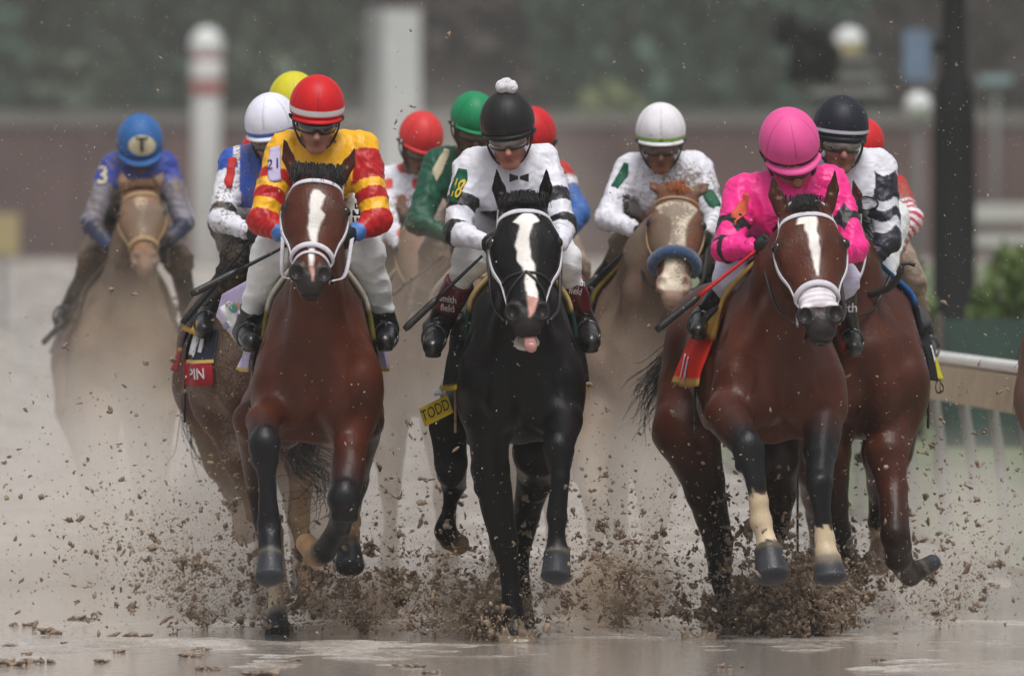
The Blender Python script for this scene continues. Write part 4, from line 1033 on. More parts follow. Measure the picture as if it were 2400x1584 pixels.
# ---- B: dark bay on the left, rider in blue and white
B = build_horse(dict(
    label='brown racehorse with red lettered saddle cloth behind the front left horse', Y=51.6, cu=590, k=-.07, w=1.0, res=.010, coat=C8(74, 44, 35), dark=C8(62, 44, 37), mat='coat_dust',
    poll=(642, 470, -.10), lip=(650, 730, -.35), hw=.95, earL=(605, 440, -.05), earR=(680, 440, -.05), neckx=.05,
    FL=[(560, 1060, .0, 46, 'b'), (600, 1180, .1, 28, 'm'), (640, 1250, .15, 26, 'm'), (652, 1320, .15, 18, 'm'), (655, 1380, .12, 24, 'm'), (658, 1410, .1, 28, 'h')],
    FR=[(690, 1040, .0, 46, 'b'), (706, 1120, .05, 26, 'm'), (700, 1220, .1, 24, 'm'), (712, 1300, .1, 17, 'm'), (718, 1380, .1, 22, 'm'), (720, 1415, .1, 26, 'm')],
    HL=[(478, 944, 1.25, 54, 'b'), (510, 1070, 1.25, 36, 'm'), (534, 1125, 1.45, 28, 'm'), (552, 1185, 1.3, 20, 'm'), (568, 1205, 1.2, 24, 'w'), (577, 1250, 1.1, 30, 't')],
    HR=[(640, 1000, 1.2, 60, 'b'), (680, 1120, 1.5, 30, 'm'), (690, 1180, 1.5, 26, 'm'), (700, 1280, 1.4, 18, 'm'), (705, 1340, 1.35, 22, 'm'), (706, 1380, 1.3, 26, 'h')],
    forelock=.3, noseband=.02, handL=(592, 548, .0), handR=(660, 560, .0), seed=7, tail=[(470, 950, 2.2), (500, 1050, 2.1), (545, 1075, 1.9)],
    padc=(C8(190, 150, 70), C8(190, 150, 70)), clotha=-10, cy0=.55, cy1=1.10, flare=.03, clothmat='cloth_mud',
    clothf=lambda s, y, g: np.where((s > .80)[:, None], C8(140, 22, 34), np.where((s > .775)[:, None], C8(190, 150, 70), np.tile(C8(28, 32, 50), (len(s), 1))))))
b = build_jockey(dict(
    label='jockey in blue and white silks with white cap behind the yellow rider', Y=51.2, horse=B, top=(619, 229, 62), head=(18, -14, -4),
    shL=(548, 385), shR=(690, 385), elL=(520, 515), elR=(720, 520), haL=(596, 548), haR=(670, 560), hip=(600, 520), knL=(556, 600), knR=(690, 620),
    anL=(488, 745), anR=(740, 760), toL=(478, 772, .3), toR=(745, 780, .3), silks=silk_bluewhite, silkmat='silk_mud', seed=13, boott=.5, breech=np.array([.014, .014, .015]), breechmat='breeches_mud',
    lens='lens_mud', res=.0075, aw=.95, helc=lambda a, b, x, y, z: C8(74, 104, 186) if .040 < z < .056 else C8(224, 224, 238), peakc=C8(224, 224, 238), peak=.012))
# ---- H: far left, blue cap
Hh = build_horse(dict(
    label='sandy mud covered racehorse alone at the far left', Y=60.0, cu=300, k=-.10, w=1.06, res=.0115, coat=C8(80, 61, 50), dark=C8(70, 56, 47), mat='coat_muddy',
    poll=(326, 432, -.30), lip=(342, 632, -.60), roll=3, hw=1.12, earL=(285, 402, -.2), earR=(382, 402, -.2), facec=C8(134, 96, 68), muzc=C8(130, 104, 88),
    blaze=[(.10, .0, .01), (.13, .0, .035), (.17, .0, .028), (.22, .0, .010), (.30, .0, .014), (.40, 0, .02), (.42, 0, .0)], blazec=C8(205, 180, 150),
    FL=[(240, 960, -.1, 46, 'm'), (245, 1040, -.3, 32, 'm'), (250, 1120, -.3, 18, 'm'), (250, 1190, -.3, 20, 'm'), (250, 1230, -.3, 22, 'm'), (250, 1270, -.3, 28, 'm')],
    FR=[(370, 960, .0, 46, 'm'), (372, 1070, .0, 28, 'm'), (372, 1160, .05, 18, 'm'), (372, 1240, .05, 22, 'm'), (372, 1290, .02, 24, 'm'), (372, 1330, .0, 28, 'm')],
    HL=[(180, 960, 1.3, 50, 'm'), (200, 1050, 1.5, 34, 'm'), (210, 1120, 1.5, 24, 'm'), (215, 1220, 1.4, 18, 'm'), (215, 1270, 1.4, 24, 'm'), (215, 1300, 1.4, 28, 'm')],
    HR=[(330, 980, 1.3, 46, 'm'), (330, 1060, 1.5, 30, 'm'), (330, 1120, 1.5, 24, 'm'), (330, 1200, 1.4, 16, 'm'), (330, 1260, 1.4, 20, 'm'), (330, 1290, 1.4, 24, 'm')],
    noseband=.03, strap='tan_strap', forelock=.2, hairc=C8(110, 80, 55), handL=(262, 592, .0), handR=(392, 575, .0), seed=8,
    padc=(C8(90, 80, 70), C8(90, 80, 70)), clotha=-10, clothmat='cloth_mud', clothf=lambda s, y, g: np.tile(C8(90, 80, 90), (len(s), 1))))
h_ = build_jockey(dict(
    label='jockey in muddy blue silks with a lettered blue cap at the far left', Y=60.0, horse=Hh, top=(328, 291, 54), head=(34, 2, 0),
    shL=(262, 392), shR=(388, 388), elL=(214, 524), elR=(432, 524), haL=(266, 590), haR=(390, 572), hip=(300, 520), knL=(216, 610), knR=(420, 610),
    anL=(158, 730), anR=(440, 720), toL=(140, 755, .3), toR=(450, 745, .3), silks=silk_blue_far, silkmat='silk_mud', seed=15, boott=.3, breech=C8(80, 68, 62), breechmat='breeches_mud',
    lens='lens_mud', skin=C8(110, 75, 60), skinmat='skin_mud', res=.009, aw=.9, helmat='helmet', helc=lambda a, b, x, y, z: C8(46, 98, 160), peakc=C8(46, 98, 160), peak=.04))

# ---- runners almost hidden behind the first row: same build, coarser, posed the same way
def hidden(Y, dx, label_h, label_j, top, sh, silks, cap, coat, seed, dv=0, el=None, silkmat='silk_mud', extra=None, gk=0.0, hd=(18, 0, 0)):
    """dx: image column of the rider's cap; everything else is laid out from it in metres"""
    s = FPX / Y; g0 = HV + CAMH * s; up = lambda z: g0 - z * s
    U_ = lambda x: dx + x * s
    hk = dict(label=label_h, Y=Y, cu=U_(0), k=gk, w=1.0, res=.013, coat=coat, dark=coat * .7, mat='coat_muddy',
        poll=(U_(0), up(1.86), -.45), lip=(U_(.02), up(1.38), -.85), earL=(U_(-.10), up(1.98), -.4), earR=(U_(.10), up(1.98), -.4),
        FL=[(U_(-.16), up(.85), .0, .075 * s, 'b'), (U_(-.15), up(.52), -.2, .055 * s, 'm'), (U_(-.15), up(.38), -.1, .03 * s, 'm'), (U_(-.15), up(.24), .05, .04 * s, 'm'), (U_(-.15), up(.18), .1, .045 * s, 'm'), (U_(-.15), up(.12), .1, .055 * s, 'h')],
        FR=[(U_(.15), up(.85), .0, .075 * s, 'b'), (U_(.12), up(.47), .05, .055 * s, 'm'), (U_(.11), up(.30), .06, .03 * s, 'm'), (U_(.11), up(.14), .03, .04 * s, 'm'), (U_(.11), up(.08), .0, .045 * s, 'm'), (U_(.11), up(.01), -.04, .055 * s, 'h')],
        HL=[(U_(-.16), up(.85), 1.4, .11 * s, 'b'), (U_(-.15), up(.55), 1.65, .06 * s, 'm'), (U_(-.15), up(.36), 1.5, .035 * s, 'm'), (U_(-.15), up(.15), 1.3, .042 * s, 'm'), (U_(-.15), up(.10), 1.25, .045 * s, 'm'), (U_(-.15), up(.04), 1.2, .055 * s, 'h')],
        HR=[(U_(.16), up(.85), 1.4, .11 * s, 'b'), (U_(.15), up(.60), 1.7, .06 * s, 'm'), (U_(.15), up(.42), 1.7, .035 * s, 'm'), (U_(.15), up(.25), 1.6, .042 * s, 'm'), (U_(.15), up(.20), 1.6, .045 * s, 'm'), (U_(.15), up(.14), 1.55, .055 * s, 'h')],
        forelock=.3, noseband=.02, strap='tan_strap', seed=seed, hairc=np.array([.03, .022, .016]), clothmat='cloth_mud', clothf=lambda s_, y, g: np.tile(C8(80, 70, 66), (len(s_), 1)), ntail=70)
    if extra: hk.update(extra)
    hh = build_horse(hk)
    vt = top[1]; r = top[2]; q = s
    el = el or ((-.29, .60), (.29, .60))
    jj = build_jockey(dict(label=label_j, Y=Y, horse=hh, top=top, head=hd,
        shL=(top[0] + sh[0] * s, vt + .32 * s), shR=(top[0] + sh[1] * s, vt + .32 * s), elL=(top[0] + el[0][0] * s, vt + el[0][1] * s), elR=(top[0] + el[1][0] * s, vt + el[1][1] * s),
        haL=(top[0] - .12 * s, vt + .68 * s), haR=(top[0] + .12 * s, vt + .68 * s), hip=(top[0], vt + .55 * s), knL=(top[0] - .22 * s, vt + .76 * s), knR=(top[0] + .22 * s, vt + .76 * s),
        anL=(top[0] - .30 * s, vt + 1.05 * s), anR=(top[0] + .30 * s, vt + 1.05 * s), toL=(top[0] - .31 * s, vt + 1.09 * s, .2), toR=(top[0] + .31 * s, vt + 1.09 * s, .2),
        silks=silks, silkmat=silkmat, seed=seed, boott=.5, breech=C8(160, 140, 126), breechmat='breeches_mud', lens='lens_mud', skin=C8(120, 80, 62), skinmat='skin_mud', res=.0095,
        helc=lambda a, b, x, y, z: cap, peakc=cap, peak=.012))
    return hh, jj
yel = hidden(53.2, 690, 'muddy brown racehorse hidden behind the front left horse', 'jockey in yellow cap almost hidden behind the red capped rider', (688, 179, 61), (-.16, .16), silk_redspots, C8(206, 196, 40), C8(110, 82, 68), 21)
rw = hidden(56.5, 985, 'muddy racehorse between the front left horse and the black horse', 'jockey in white silks with red marks leaning over between two horses', (1008, 275, 52), (-.22, .06), silk_redwhite, C8(205, 50, 52), C8(126, 98, 82), 22, el=((-.20, .52), (.20, .58)), hd=(24, 20, 8))
gr = hidden(54.2, 1120, 'muddy racehorse hidden behind the black horse', 'jockey in dark green silks with bright green cap behind the black horse', (1128, 226, 54), (-.20, .12), silk_green, C8(14, 132, 84), C8(104, 80, 66), 23, el=((-.30, .60), (.25, .60)), hd=(20, 18, 6))
rb = hidden(55.6, 1240, 'muddy racehorse behind the black horse\'s right shoulder', 'jockey in red cap and blue sleeve behind the black horse', (1240, 262, 56), (-.14, .15), silk_redblue, C8(196, 28, 36), C8(112, 86, 72), 24, el=((-.24, .55), (.24, .50)), hd=(20, -10, 0))
rs = hidden(53.8, 2020, 'muddy racehorse behind the far right rider', 'jockey in red cap mostly hidden behind the navy capped rider', (2024, 286, 50), (-.12, .14), silk_redspots, C8(206, 34, 40), C8(112, 86, 72), 25, el=((-.2, .5), (.22, .46)))
# horse cut by the right edge of the picture
s_ = FPX / 47.0; g0_ = HV + CAMH * s_
ed = build_horse(dict(label='grey brown horse cut off by the right edge', Y=46.2, cu=2706, k=-.14, w=1.0, res=.012, coat=C8(100, 74, 62), dark=C8(70, 52, 45), mat='coat_dust',
    poll=(2680, 470, -.4), lip=(2700, 770, -.8), earL=(2630, 410, -.4), earR=(2740, 410, -.4),
    FL=[(2600, 1080, 0, 42, 'b'), (2600, 1260, .0, 30, 'k'), (2605, 1350, .05, 18, 'k'), (2605, 1450, .0, 24, 'k'), (2605, 1500, .0, 26, 'k'), (2605, 1548, -.05, 34, 'h')],
    FR=[(2760, 1080, 0, 42, 'b'), (2760, 1200, -.3, 32, 'k'), (2760, 1300, -.2, 18, 'k'), (2760, 1370, -.1, 24, 'k'), (2760, 1400, -.1, 26, 'k'), (2760, 1440, -.1, 34, 'h')],
    HL=[(2545, 1080, 1.4, 55, 'b'), (2560, 1240, 1.7, 34, 'k'), (2565, 1300, 1.65, 26, 'k'), (2565, 1400, 1.6, 18, 'k'), (2565, 1450, 1.5, 24, 'k'), (2565, 1500, 1.5, 32, 'h')],
    HR=[(2690, 1080, 1.4, 55, 'b'), (2690, 1240, 1.7, 34, 'k'), (2690, 1300, 1.65, 26, 'k'), (2690, 1400, 1.6, 18, 'k'), (2690, 1450, 1.5, 24, 'k'), (2690, 1490, 1.5, 32, 'h')],
    noseband=.02, seed=9, mane=True, ntail=60, clotha=-6, clothf=lambda s, y, g: np.tile(C8(214, 205, 200), (len(s), 1))))
# ------------------------------------------------------------------ lettering, badges, whips
ux, uz = np.array([1.0, 0, 0]), np.array([0, 0, 1.0])
def J(c, k): return c['_'][k]
def badge(c, name, surf, uv, dy, w, h, rot, mat, yaw=0.0, **kw):
    p = at(uv[0], uv[1], c['Y'] + dy); r = math.radians(rot); yw = math.radians(yaw)
    right = np.array([math.cos(r) * math.cos(yw), math.cos(r) * math.sin(yw), math.sin(r)]); n = np.array([math.sin(yw), -math.cos(yw), 0]); up = np.cross(n, right)
    v, f = patch(surf, p, right, up, w, h, **kw)
    return mesh_obj(name, v, f, mat, J(c, 'root')), p, right, up
def cmat(name, rgb, rough=.6): 
    m = vmat(name, rough=rough, spec=.3, var=.08, bump=.1, color=tuple(lin(rgb))); return m
M['green_badge'] = cmat('green_badge', (14, 84, 60)); M['lilac_badge'] = cmat('lilac_badge', (196, 186, 220)); M['red_badge'] = cmat('red_badge', (190, 40, 40))
M['yellow_badge'] = cmat('yellow_badge', (214, 188, 24)); M['cream'] = cmat('cream_print', (205, 195, 165)); M['pink_red'] = cmat('orange_badge', (205, 90, 60))
M['red_shaft'] = cmat('red_shaft', (190, 24, 34), .35); M['dark_shaft'] = cmat('dark_shaft', (22, 22, 28), .35); M['teal_print'] = cmat('teal_print', (90, 150, 130)); M['salmon_print'] = cmat('salmon_print', (205, 150, 120)); M['grey_print'] = cmat('grey_print', (150, 150, 170))

# A: lavender arm number 21, lettering down the breeches, emblem on the saddle cloth
o, p, r, u = badge(a, 'arm_number', J(a, 'jb'), (614, 385), .05, .050, .155, 12, M['lilac_badge'], yaw=-30, off=.008)
lettering('number', '21', J(a, 'jb'), p, r, u, .045, M['navy'], o.parent, off=.013)
for s, uv, yw, txt in ((-1, (652, 478), -25, 'RIDE'), (1, (842, 470), 20, 'JEFF R')):
    p = at(uv[0], uv[1], 49.25); right = np.array([0, 0, 1.0]) if s > 0 else np.array([0, 0, -1.0]); n = np.array([math.sin(math.radians(yw)), -math.cos(math.radians(yw)), 0])
    lettering('lettering', txt, J(a, 'bb'), at(uv[0], uv[1] + 20, 49.3), uz, np.cross(n, uz) * 1.0, .045, M['black'], J(a, 'root'), off=.012, bold=.02)
def box_face(c_, u, v, dy):
    p = at(u, v, c_['Y'] + dy); return np.array([p + [-.2, 0, -.2], p + [.2, 0, -.2], p + [.2, 0, .2], p + [-.2, 0, .2]]), [(0, 1, 2, 3)]
# C
o, p, r, u = badge(c, 'arm_number', J(c, 'jb'), (1060, 436), .10, .062, .150, -9, M['green_badge'], yaw=-28, off=.006, round_=.35)
lettering('number', '18', J(c, 'jb'), p - u * .012 + np.array(r) * .006, r, u, .080, M['gold'], o.parent, off=.011, bold=.015, sx=.52)
# maroon cuffs with lettering on the boots
for i, (uv, yaw, t1, t2, rot) in enumerate((((1048, 712), -16, 'Smith', 'field', -10), ((1345, 672), 18, 'Smith', 'field', -8))):
    p = at(uv[0], uv[1], 49.05 + .35); rr = math.radians(rot); yw = math.radians(yaw)
    right = np.array([math.cos(rr) * math.cos(yw), math.sin(yw), math.sin(rr)]); n = np.array([math.sin(yw), -math.cos(yw), 0]); up = np.cross(n, right)
    bvb = J(c, 'boots')[i]
    lettering('lettering', t1, bvb, p + up * .020, right, up, .030, M['white'], J(c, 'root'), off=.006, bold=.02, sx=.85); lettering('lettering', t2, bvb, p - up * .020, right, up, .030, M['white'], J(c, 'root'), off=.006, bold=.02, sx=.85)
# bow tie on the silks and pompom on the cap
hd = J(c, 'Hd'); p = hd(.03, .02, -.165); bt = []
for s in (-1, 1):
    vs = [p + ux * s * .004 + uz * .008, p + ux * s * .042 + uz * .020, p + ux * s * .042 - uz * .018, p + ux * s * .004 - uz * .006]; vs = vs + [q + np.array([0, .012, 0]) for q in vs]
    bt.append((np.array(vs) + np.array([0, -.03, 0]), [(0, 1, 2, 3), (7, 6, 5, 4), (0, 4, 5, 1), (1, 5, 6, 2), (2, 6, 7, 3), (3, 7, 4, 0)]))
v, f = merge(bt); mesh_obj('bow_tie', v, f, M['black'], J(c, 'root'), smooth=False)
pf = Field(); tp = hd(.012, -.05, .222)
for dx_, dz_, r_ in ((-.018, 0, .029), (.020, -.002, .030), (0, .012, .027)): pf.ell(tp + ux * dx_ + uz * dz_, (r_, r_, r_), k=.006)
v, f = pf.mesh(.004); v = v + normals(v, f) * (snoise(v, 300, 3) * .0018)[:, None]; mesh_obj('pompom', v, f, M['pompom'], J(c, 'helmet'))
# saddle cloth corners
def clothpatch(c_, name, uv, dy, w, h, rot, mat, yaw=0, txt=None, tm=None, th=.05, bold=0, off=.004, sx=1.0, shear=0):
    hc_ = c_; surf = c_['_']['cloth'] or c_['_']['bvh']
    o, p, r, u = badge(c_, name, surf, uv, dy, w, h, rot, mat, yaw=yaw, off=off, nx=10, ny=8)
    if txt: lettering('lettering', txt, surf, p, r, u, th, tm, J(c_, 'root'), off=off + .004, bold=bold, sx=sx, shear=shear)
    return o
clothpatch(Cc, 'name_panel', (1026, 962), .62, .17, .085, 22, M['yellow_badge'], yaw=-38, txt='TODD', tm=M['black'], th=.050, off=.012, sx=.8)
clothpatch(Cc, 'emblem', (1004, 905), .75, .055, .085, 0, M['white'], yaw=-38, off=.012)
def flap(c_, name, quad, dys, colf, mat, nx=14, ny=14, wave=.012, seed=1, thick=.004):
    '''fluttering corner of a saddle cloth: quad = top left, top right, bottom right, bottom left'''
    q = [at(p[0], p[1], c_['Y'] + d) for p, d in zip(quad, dys)]; V = []; uvs = []
    for i in range(nx):
        for j in range(ny):
            a, b_ = i / (nx - 1), j / (ny - 1); p = (q[0] * (1 - a) + q[1] * a) * (1 - b_) + (q[3] * (1 - a) + q[2] * a) * b_; V.append(p); uvs.append((a, b_))
    V = np.array(V); uvs = np.array(uvs); V[:, 1] += wave * np.sin(uvs[:, 0] * 7 + seed + uvs[:, 1] * 2) * (.3 + uvs[:, 1]); n = nx * ny
    F = [(i * ny + j, i * ny + j + 1, (i + 1) * ny + j + 1, (i + 1) * ny + j) for i in range(nx - 1) for j in range(ny - 1)]
    V2 = V + np.array([0, thick, 0]); F2 = [tuple(n + k for k in f[::-1]) for f in F]
    rim = [i * ny for i in range(nx)] + [(nx - 1) * ny + j for j in range(1, ny)] + [i * ny + ny - 1 for i in range(nx - 2, -1, -1)] + [j for j in range(ny - 2, 0, -1)]
    F3 = [(a, b_, n + b_, n + a) for a, b_ in zip(rim, rim[1:] + rim[:1])]
    cl = colf(uvs[:, 0], uvs[:, 1]); mesh_obj(name, np.vstack([V, V2]), F + F2 + F3, mat, J(c_, 'root'), np.vstack([cl, cl])); return bvh_of(V, F)
LIL = C8(196, 184, 222)
fb = flap(A, 'saddle_cloth_corner', [(520, 690), (592, 650), (590, 850), (506, 742)], (.75, .40, .45, .85), lambda a_, b_: np.where((b_ > .95)[:, None], C8(200, 165, 90), LIL), M['cloth'], seed=2)
def on_flap(name, bv_, uv, dy, w, h, rot, mat, c_):
    p = at(uv[0], uv[1], c_['Y'] + dy); r_ = math.radians(rot); v, f = patch(bv_, p, [math.cos(r_), 0, math.sin(r_)], [-math.sin(r_), 0, math.cos(r_)], w, h, off=.004, nx=5, ny=5, thick=.002, round_=.3); mesh_obj(name, v, f, mat, J(c_, 'root'))
on_flap('emblem', fb, (545, 742), .6, .075, .13, 35, M['white'], A); on_flap('emblem_print', fb, (548, 722), .58, .045, .035, 35, M['teal_print'], A); on_flap('emblem_print', fb, (560, 716), .57, .02, .03, 35, M['salmon_print'], A); on_flap('emblem_print', fb, (533, 760), .62, .055, .03, 35, M['grey_print'], A)
RB = C8(150, 22, 38)
def bodypatch(c_, name, uv, wpx, hpx, rot, mat, off=.02, **kw):
    pm = mpp(c_['Y'] + .8); p = at(uv[0], uv[1], c_['Y'] + .8); r_ = math.radians(rot); R_, U_ = [math.cos(r_), 0, math.sin(r_)], [-math.sin(r_), 0, math.cos(r_)]
    v, f = patch(J(c_, 'bvh'), p, R_, U_, wpx * pm, hpx * pm, off=off, nx=14, ny=12, reach=1.4, clip=.5, thick=.004); mesh_obj(name, v, f, mat, J(c_, 'root')); return p, R_, U_
M['red_cloth'] = cmat('red_cloth', (158, 22, 40)); M['navy_cloth'] = cmat('navy_cloth', (26, 30, 48)); M['gold_trim'] = cmat('gold_trim', (196, 160, 90))
bodypatch(B, 'saddle_cloth_panel', (488, 803), 62, 76, -6, M['navy_cloth']); p, R_, U_ = bodypatch(B, 'saddle_cloth_panel', (475, 872), 74, 54, 4, M['red_cloth'], .024); bodypatch(B, 'saddle_cloth_trim', (478, 843), 72, 8, 3, M['gold_trim'], .028)
lettering('lettering', 'PIN', J(B, 'bvh'), p - np.array(R_) * .005, R_, U_, .050, M['white'], J(B, 'root'), off=.032, sx=.75, bold=.01, reach=1.4, clip=.5)
bodypatch(B, 'emblem', (464, 803), 18, 56, -14, M['white'], .03); bodypatch(B, 'emblem', (484, 800), 9, 44, -12, M['white'], .03)
clothpatch(Fh, 'number_stripe', (1612, 860), .6, .016, .12, -14, M['white'], yaw=-35, off=.012); clothpatch(Fh, 'number_stripe', (1633, 862), .5, .020, .10, -8, M['lilac_badge'], yaw=-35, off=.012)
clothpatch(G, 'emblem', (2118, 828), .6, .032, .075, 6, M['white'], yaw=35, off=.010)
lettering('lettering', 'CIS', J(G, 'cloth') or J(G, 'bvh'), at(2112, 905, G['Y'] + .6), norm(np.array([.7, .7, .1])), uz, .07, M['black'], J(G, 'root'), off=.012, sx=.7)
# F: arm flag, cap lettering, boot lettering
o, p, r, u = badge(f_, 'arm_number', J(f_, 'jb'), (1698, 496), .05, .035, .16, -10, M['pink_red'], yaw=-45, off=.010)
lettering('lettering', "ys' Guild", J(f_, 'hb'), J(f_, 'Hd')(-.03, .10, .040), J(f_, 'X'), J(f_, 'U'), .017, M['cream'], J(f_, 'helmet'), off=.004)
lettering('lettering', 'mith', J(f_, 'boots')[1], at(1982, 722, 49.5), ux, uz, .04, M['white'], J(f_, 'root'), off=.005, bold=.02)
lettering('lettering', 'S', J(f_, 'boots')[0], at(1700, 640, 49.5), norm(np.array([.5, -.2, .8])), norm(np.array([-.8, 0, .5])), .05, M['white'], J(f_, 'root'), off=.005, bold=.02)
# G: badge on the chest, waist letters
p = at(2030, 477, 50.35); ang = np.linspace(0, 2 * math.pi, 28)
v2 = np.stack([.055 * np.cos(ang), .030 * np.sin(ang)], 1); v3 = onto(J(g, 'jb'), p, ux, uz, v2, .004); v, f = tube(v3, .004, sides=5); mesh_obj('chest_emblem', v, f, M['black'], J(g, 'root'))
lettering('lettering', 'DI', J(g, 'bb'), at(2044, 520, 50.9), ux, uz, .04, M['black'], J(g, 'root'), off=.006, bold=.02)
# E: lettering on the silks, arm numbers
lettering('lettering', 'Rosa', J(e, 'jb'), at(1469, 480, 54.2), norm(np.array([.2, 0, -1])), norm(np.array([1, 0, .2])), .035, M['black'], J(e, 'root'), off=.006, bold=.02)
lettering('lettering', '10', J(e, 'hb'), J(e, 'Hd')(.0, .085, .048), J(e, 'X'), J(e, 'U'), .014, M['black'], J(e, 'helmet'), off=.004, bold=.02)
badge(e, 'arm_number', J(e, 'jb'), (1434, 418), .1, .045, .15, -10, M['green_badge'], yaw=-40, off=.008, round_=.4); badge(e, 'arm_number', J(e, 'jb'), (1664, 466), .1, .06, .09, 10, M['green_badge'], yaw=30, off=.008, round_=.4)
# B: red arm number; H: disc with letter, arm number 3
badge(b, 'arm_number', J(b, 'jb'), (503, 405), .05, .035, .14, 6, M['red_badge'], yaw=-35, off=.008)
hp = J(h_, 'Hd'); cp = hp(0, .10, .13); hn = norm(J(h_, 'Fd') * .75 + J(h_, 'U') * .65); hu = norm(np.cross(hn, ux) * -1); hu = hu if hu[2] > 0 else -hu
ang = np.linspace(0, 2 * math.pi, 32, endpoint=False); ringv = [np.array([0, 0])] + [np.array([.072 * r_ * math.cos(t), .054 * r_ * math.sin(t)]) for r_ in (.35, .7, 1.0) for t in ang]
cp = at(331, 341, 59.9); hu = uz
vd = onto(J(h_, 'hb'), cp, ux, hu, np.array(ringv), .004, .25, .08); fd = [(0, 1 + j, 1 + (j + 1) % 32) for j in range(32)] + [(1 + k_ * 32 + j, 1 + (k_ + 1) * 32 + j, 1 + (k_ + 1) * 32 + (j + 1) % 32, 1 + k_ * 32 + (j + 1) % 32) for k_ in range(2) for j in range(32)]
mesh_obj('disc', vd, fd, M['cream'], J(h_, 'helmet')); lettering('letter', 'T', J(h_, 'hb'), cp, ux, hu, .075, M['black'], J(h_, 'helmet'), off=.020, bold=.03, clip=.08)
lettering('number', '3', J(h_, 'jb'), at(240, 412, 60.1), ux, uz, .09, M['cream'], J(h_, 'root'), off=.01, bold=.02)
# green rider's pale arm number
badge(gr[1], 'arm_number', J(gr[1], 'jb'), (1005, 388), .1, .035, .16, -12, M['cream'], yaw=-40, off=.008)
# whips
Pp = lambda c_, u, v, dy: at(u, v, c_['Y'] + dy)
whip('w', 'black whip held by the yellow and red rider', Pp(a, 670, 577, -.02), Pp(a, 446, 691, -.12), None, M['dark_shaft'], .50)
whip('w', 'mud flecked black whip held by the blue and white rider', Pp(b, 592, 560, -.02), Pp(b, 427, 758, -.05), None, M['dark_shaft'], .45)
whip('w', 'whip with dark red shaft held by the rider numbered 18', Pp(c, 1130, 600, -.04), Pp(c, 948, 772, -.12), None, M['dark_shaft'], .58)
whip('w', 'whip with bright red shaft held by the pink rider', Pp(f_, 1775, 585, -.03), Pp(f_, 1538, 774, -.12), None, M['red_shaft'], .58)
whip('w', 'muddy whip held by the rider in spattered white silks', Pp(e, 1497, 560, -.02), Pp(e, 1362, 682, -.08), None, M['dark_shaft'], .7)
whip('w', 'short muddy whip held low by the blue capped rider', Pp(h_, 200, 700, .0), Pp(h_, 100, 805, -.08), None, M['dark_shaft'], .5)
whip('w', 'thin pale whip held by the rider in white silks with red marks', Pp(gr[1], 1040, 600, .1), Pp(gr[1], 918, 690, .0), None, M['dark_shaft'], .8)
rt = empty('riding_whip', Pp(g, 2104, 652, 0)); tag(rt, 'black curved whip with looped end by the far right rider\'s thigh', 'whip', 'riding whips held by the jockeys')
v, f = tube(spline([Pp(g, 2030, 690, -.12), Pp(g, 2060, 684, -.14), Pp(g, 2088, 672, -.16), Pp(g, 2108, 645, -.18), Pp(g, 2114, 625, -.18)], 24), np.linspace(.018, .012, 24), sides=8); mesh_obj('handle', v, f, M['black_leather'], rt)
v, f = tube(spline([Pp(g, 2112, 622, -.18), Pp(g, 2128, 617, -.18), Pp(g, 2145, 622, -.18)], 8), .009, sides=6); mesh_obj('loop', v, f, M['black_leather'], rt)
v, f = tube(spline([Pp(g, 2018, 650, -.1), Pp(g, 2030, 668, -.12), Pp(g, 2040, 690, -.12)], 8), .034, flat=.8); 
# tongue of the black horse
Hc = J(Cc, 'H'); tf = Field(); tf.seg(Hc(.58, .0, -.085), Hc(.685, .008, -.068), (.022, .009), (.027, .011), side=J(Cc, 'sd'), k=.01); tf.ell(Hc(.70, .010, -.068), (.026, .012, .022), k=.012)
v, f = tf.mesh(.005); mesh_obj('tongue', v, f, M['tongue'], J(Cc, 'root'))
# ------------------------------------------------------------------ ground
def ground_z(X, Y):
    Y = np.asarray(Y, float)
    return 1.25 * np.clip((Y - 190) / 110.0, 0, 1) ** 1.5
rail = np.array([(2.60, 56.0), (2.30, 63.8), (1.90, 74.0), (1.55, 84.0), (1.25, 96.0), (1.1, 110.0)])
def sheet(name, xs, ys, zf, mat, label):
    X, Y = np.meshgrid(xs, ys, indexing='ij'); Z = zf(X, Y); V = np.stack([X, Y, Z], -1).reshape(-1, 3); n, m = len(xs), len(ys)
    i, j = np.meshgrid(np.arange(n - 1), np.arange(m - 1), indexing='ij'); q = np.stack([i * m + j, (i + 1) * m + j, (i + 1) * m + j + 1, i * m + j + 1], -1).reshape(-1, 4)
    o = mesh_obj(name, V, q, mat); tag(o, label, kind='structure'); return o
m, nt, b_ = mat_new('wet_track'); L = nt.links.new
tc = N(nt, 'ShaderNodeTexCoord'); mp = N(nt, 'ShaderNodeMapping'); mp.inputs['Scale'].default_value = (1, .35, 1); L(tc.outputs['Object'], mp.inputs[0])
n1 = N(nt, 'ShaderNodeTexNoise', i_Scale=2.2, i_Detail=7.0, i_Roughness=.62); L(mp.outputs[0], n1.inputs['Vector'])
n2 = N(nt, 'ShaderNodeTexNoise', i_Scale=14.0, i_Detail=6.0, i_Roughness=.7); L(mp.outputs[0], n2.inputs['Vector'])
cr = N(nt, 'ShaderNodeValToRGB'); cr.color_ramp.elements[0].position = .38; cr.color_ramp.elements[1].position = .62
cr.color_ramp.elements[0].color = (.40, .345, .295, 1); cr.color_ramp.elements[1].color = (.62, .57, .52, 1); L(n1.outputs[0], cr.inputs[0])
L(cr.outputs[0], b_.inputs['Base Color'])
ad = N(nt, 'ShaderNodeMath', operation='ADD'); L(n1.outputs[0], ad.inputs[0]); L(n2.outputs[0], ad.inputs[1])
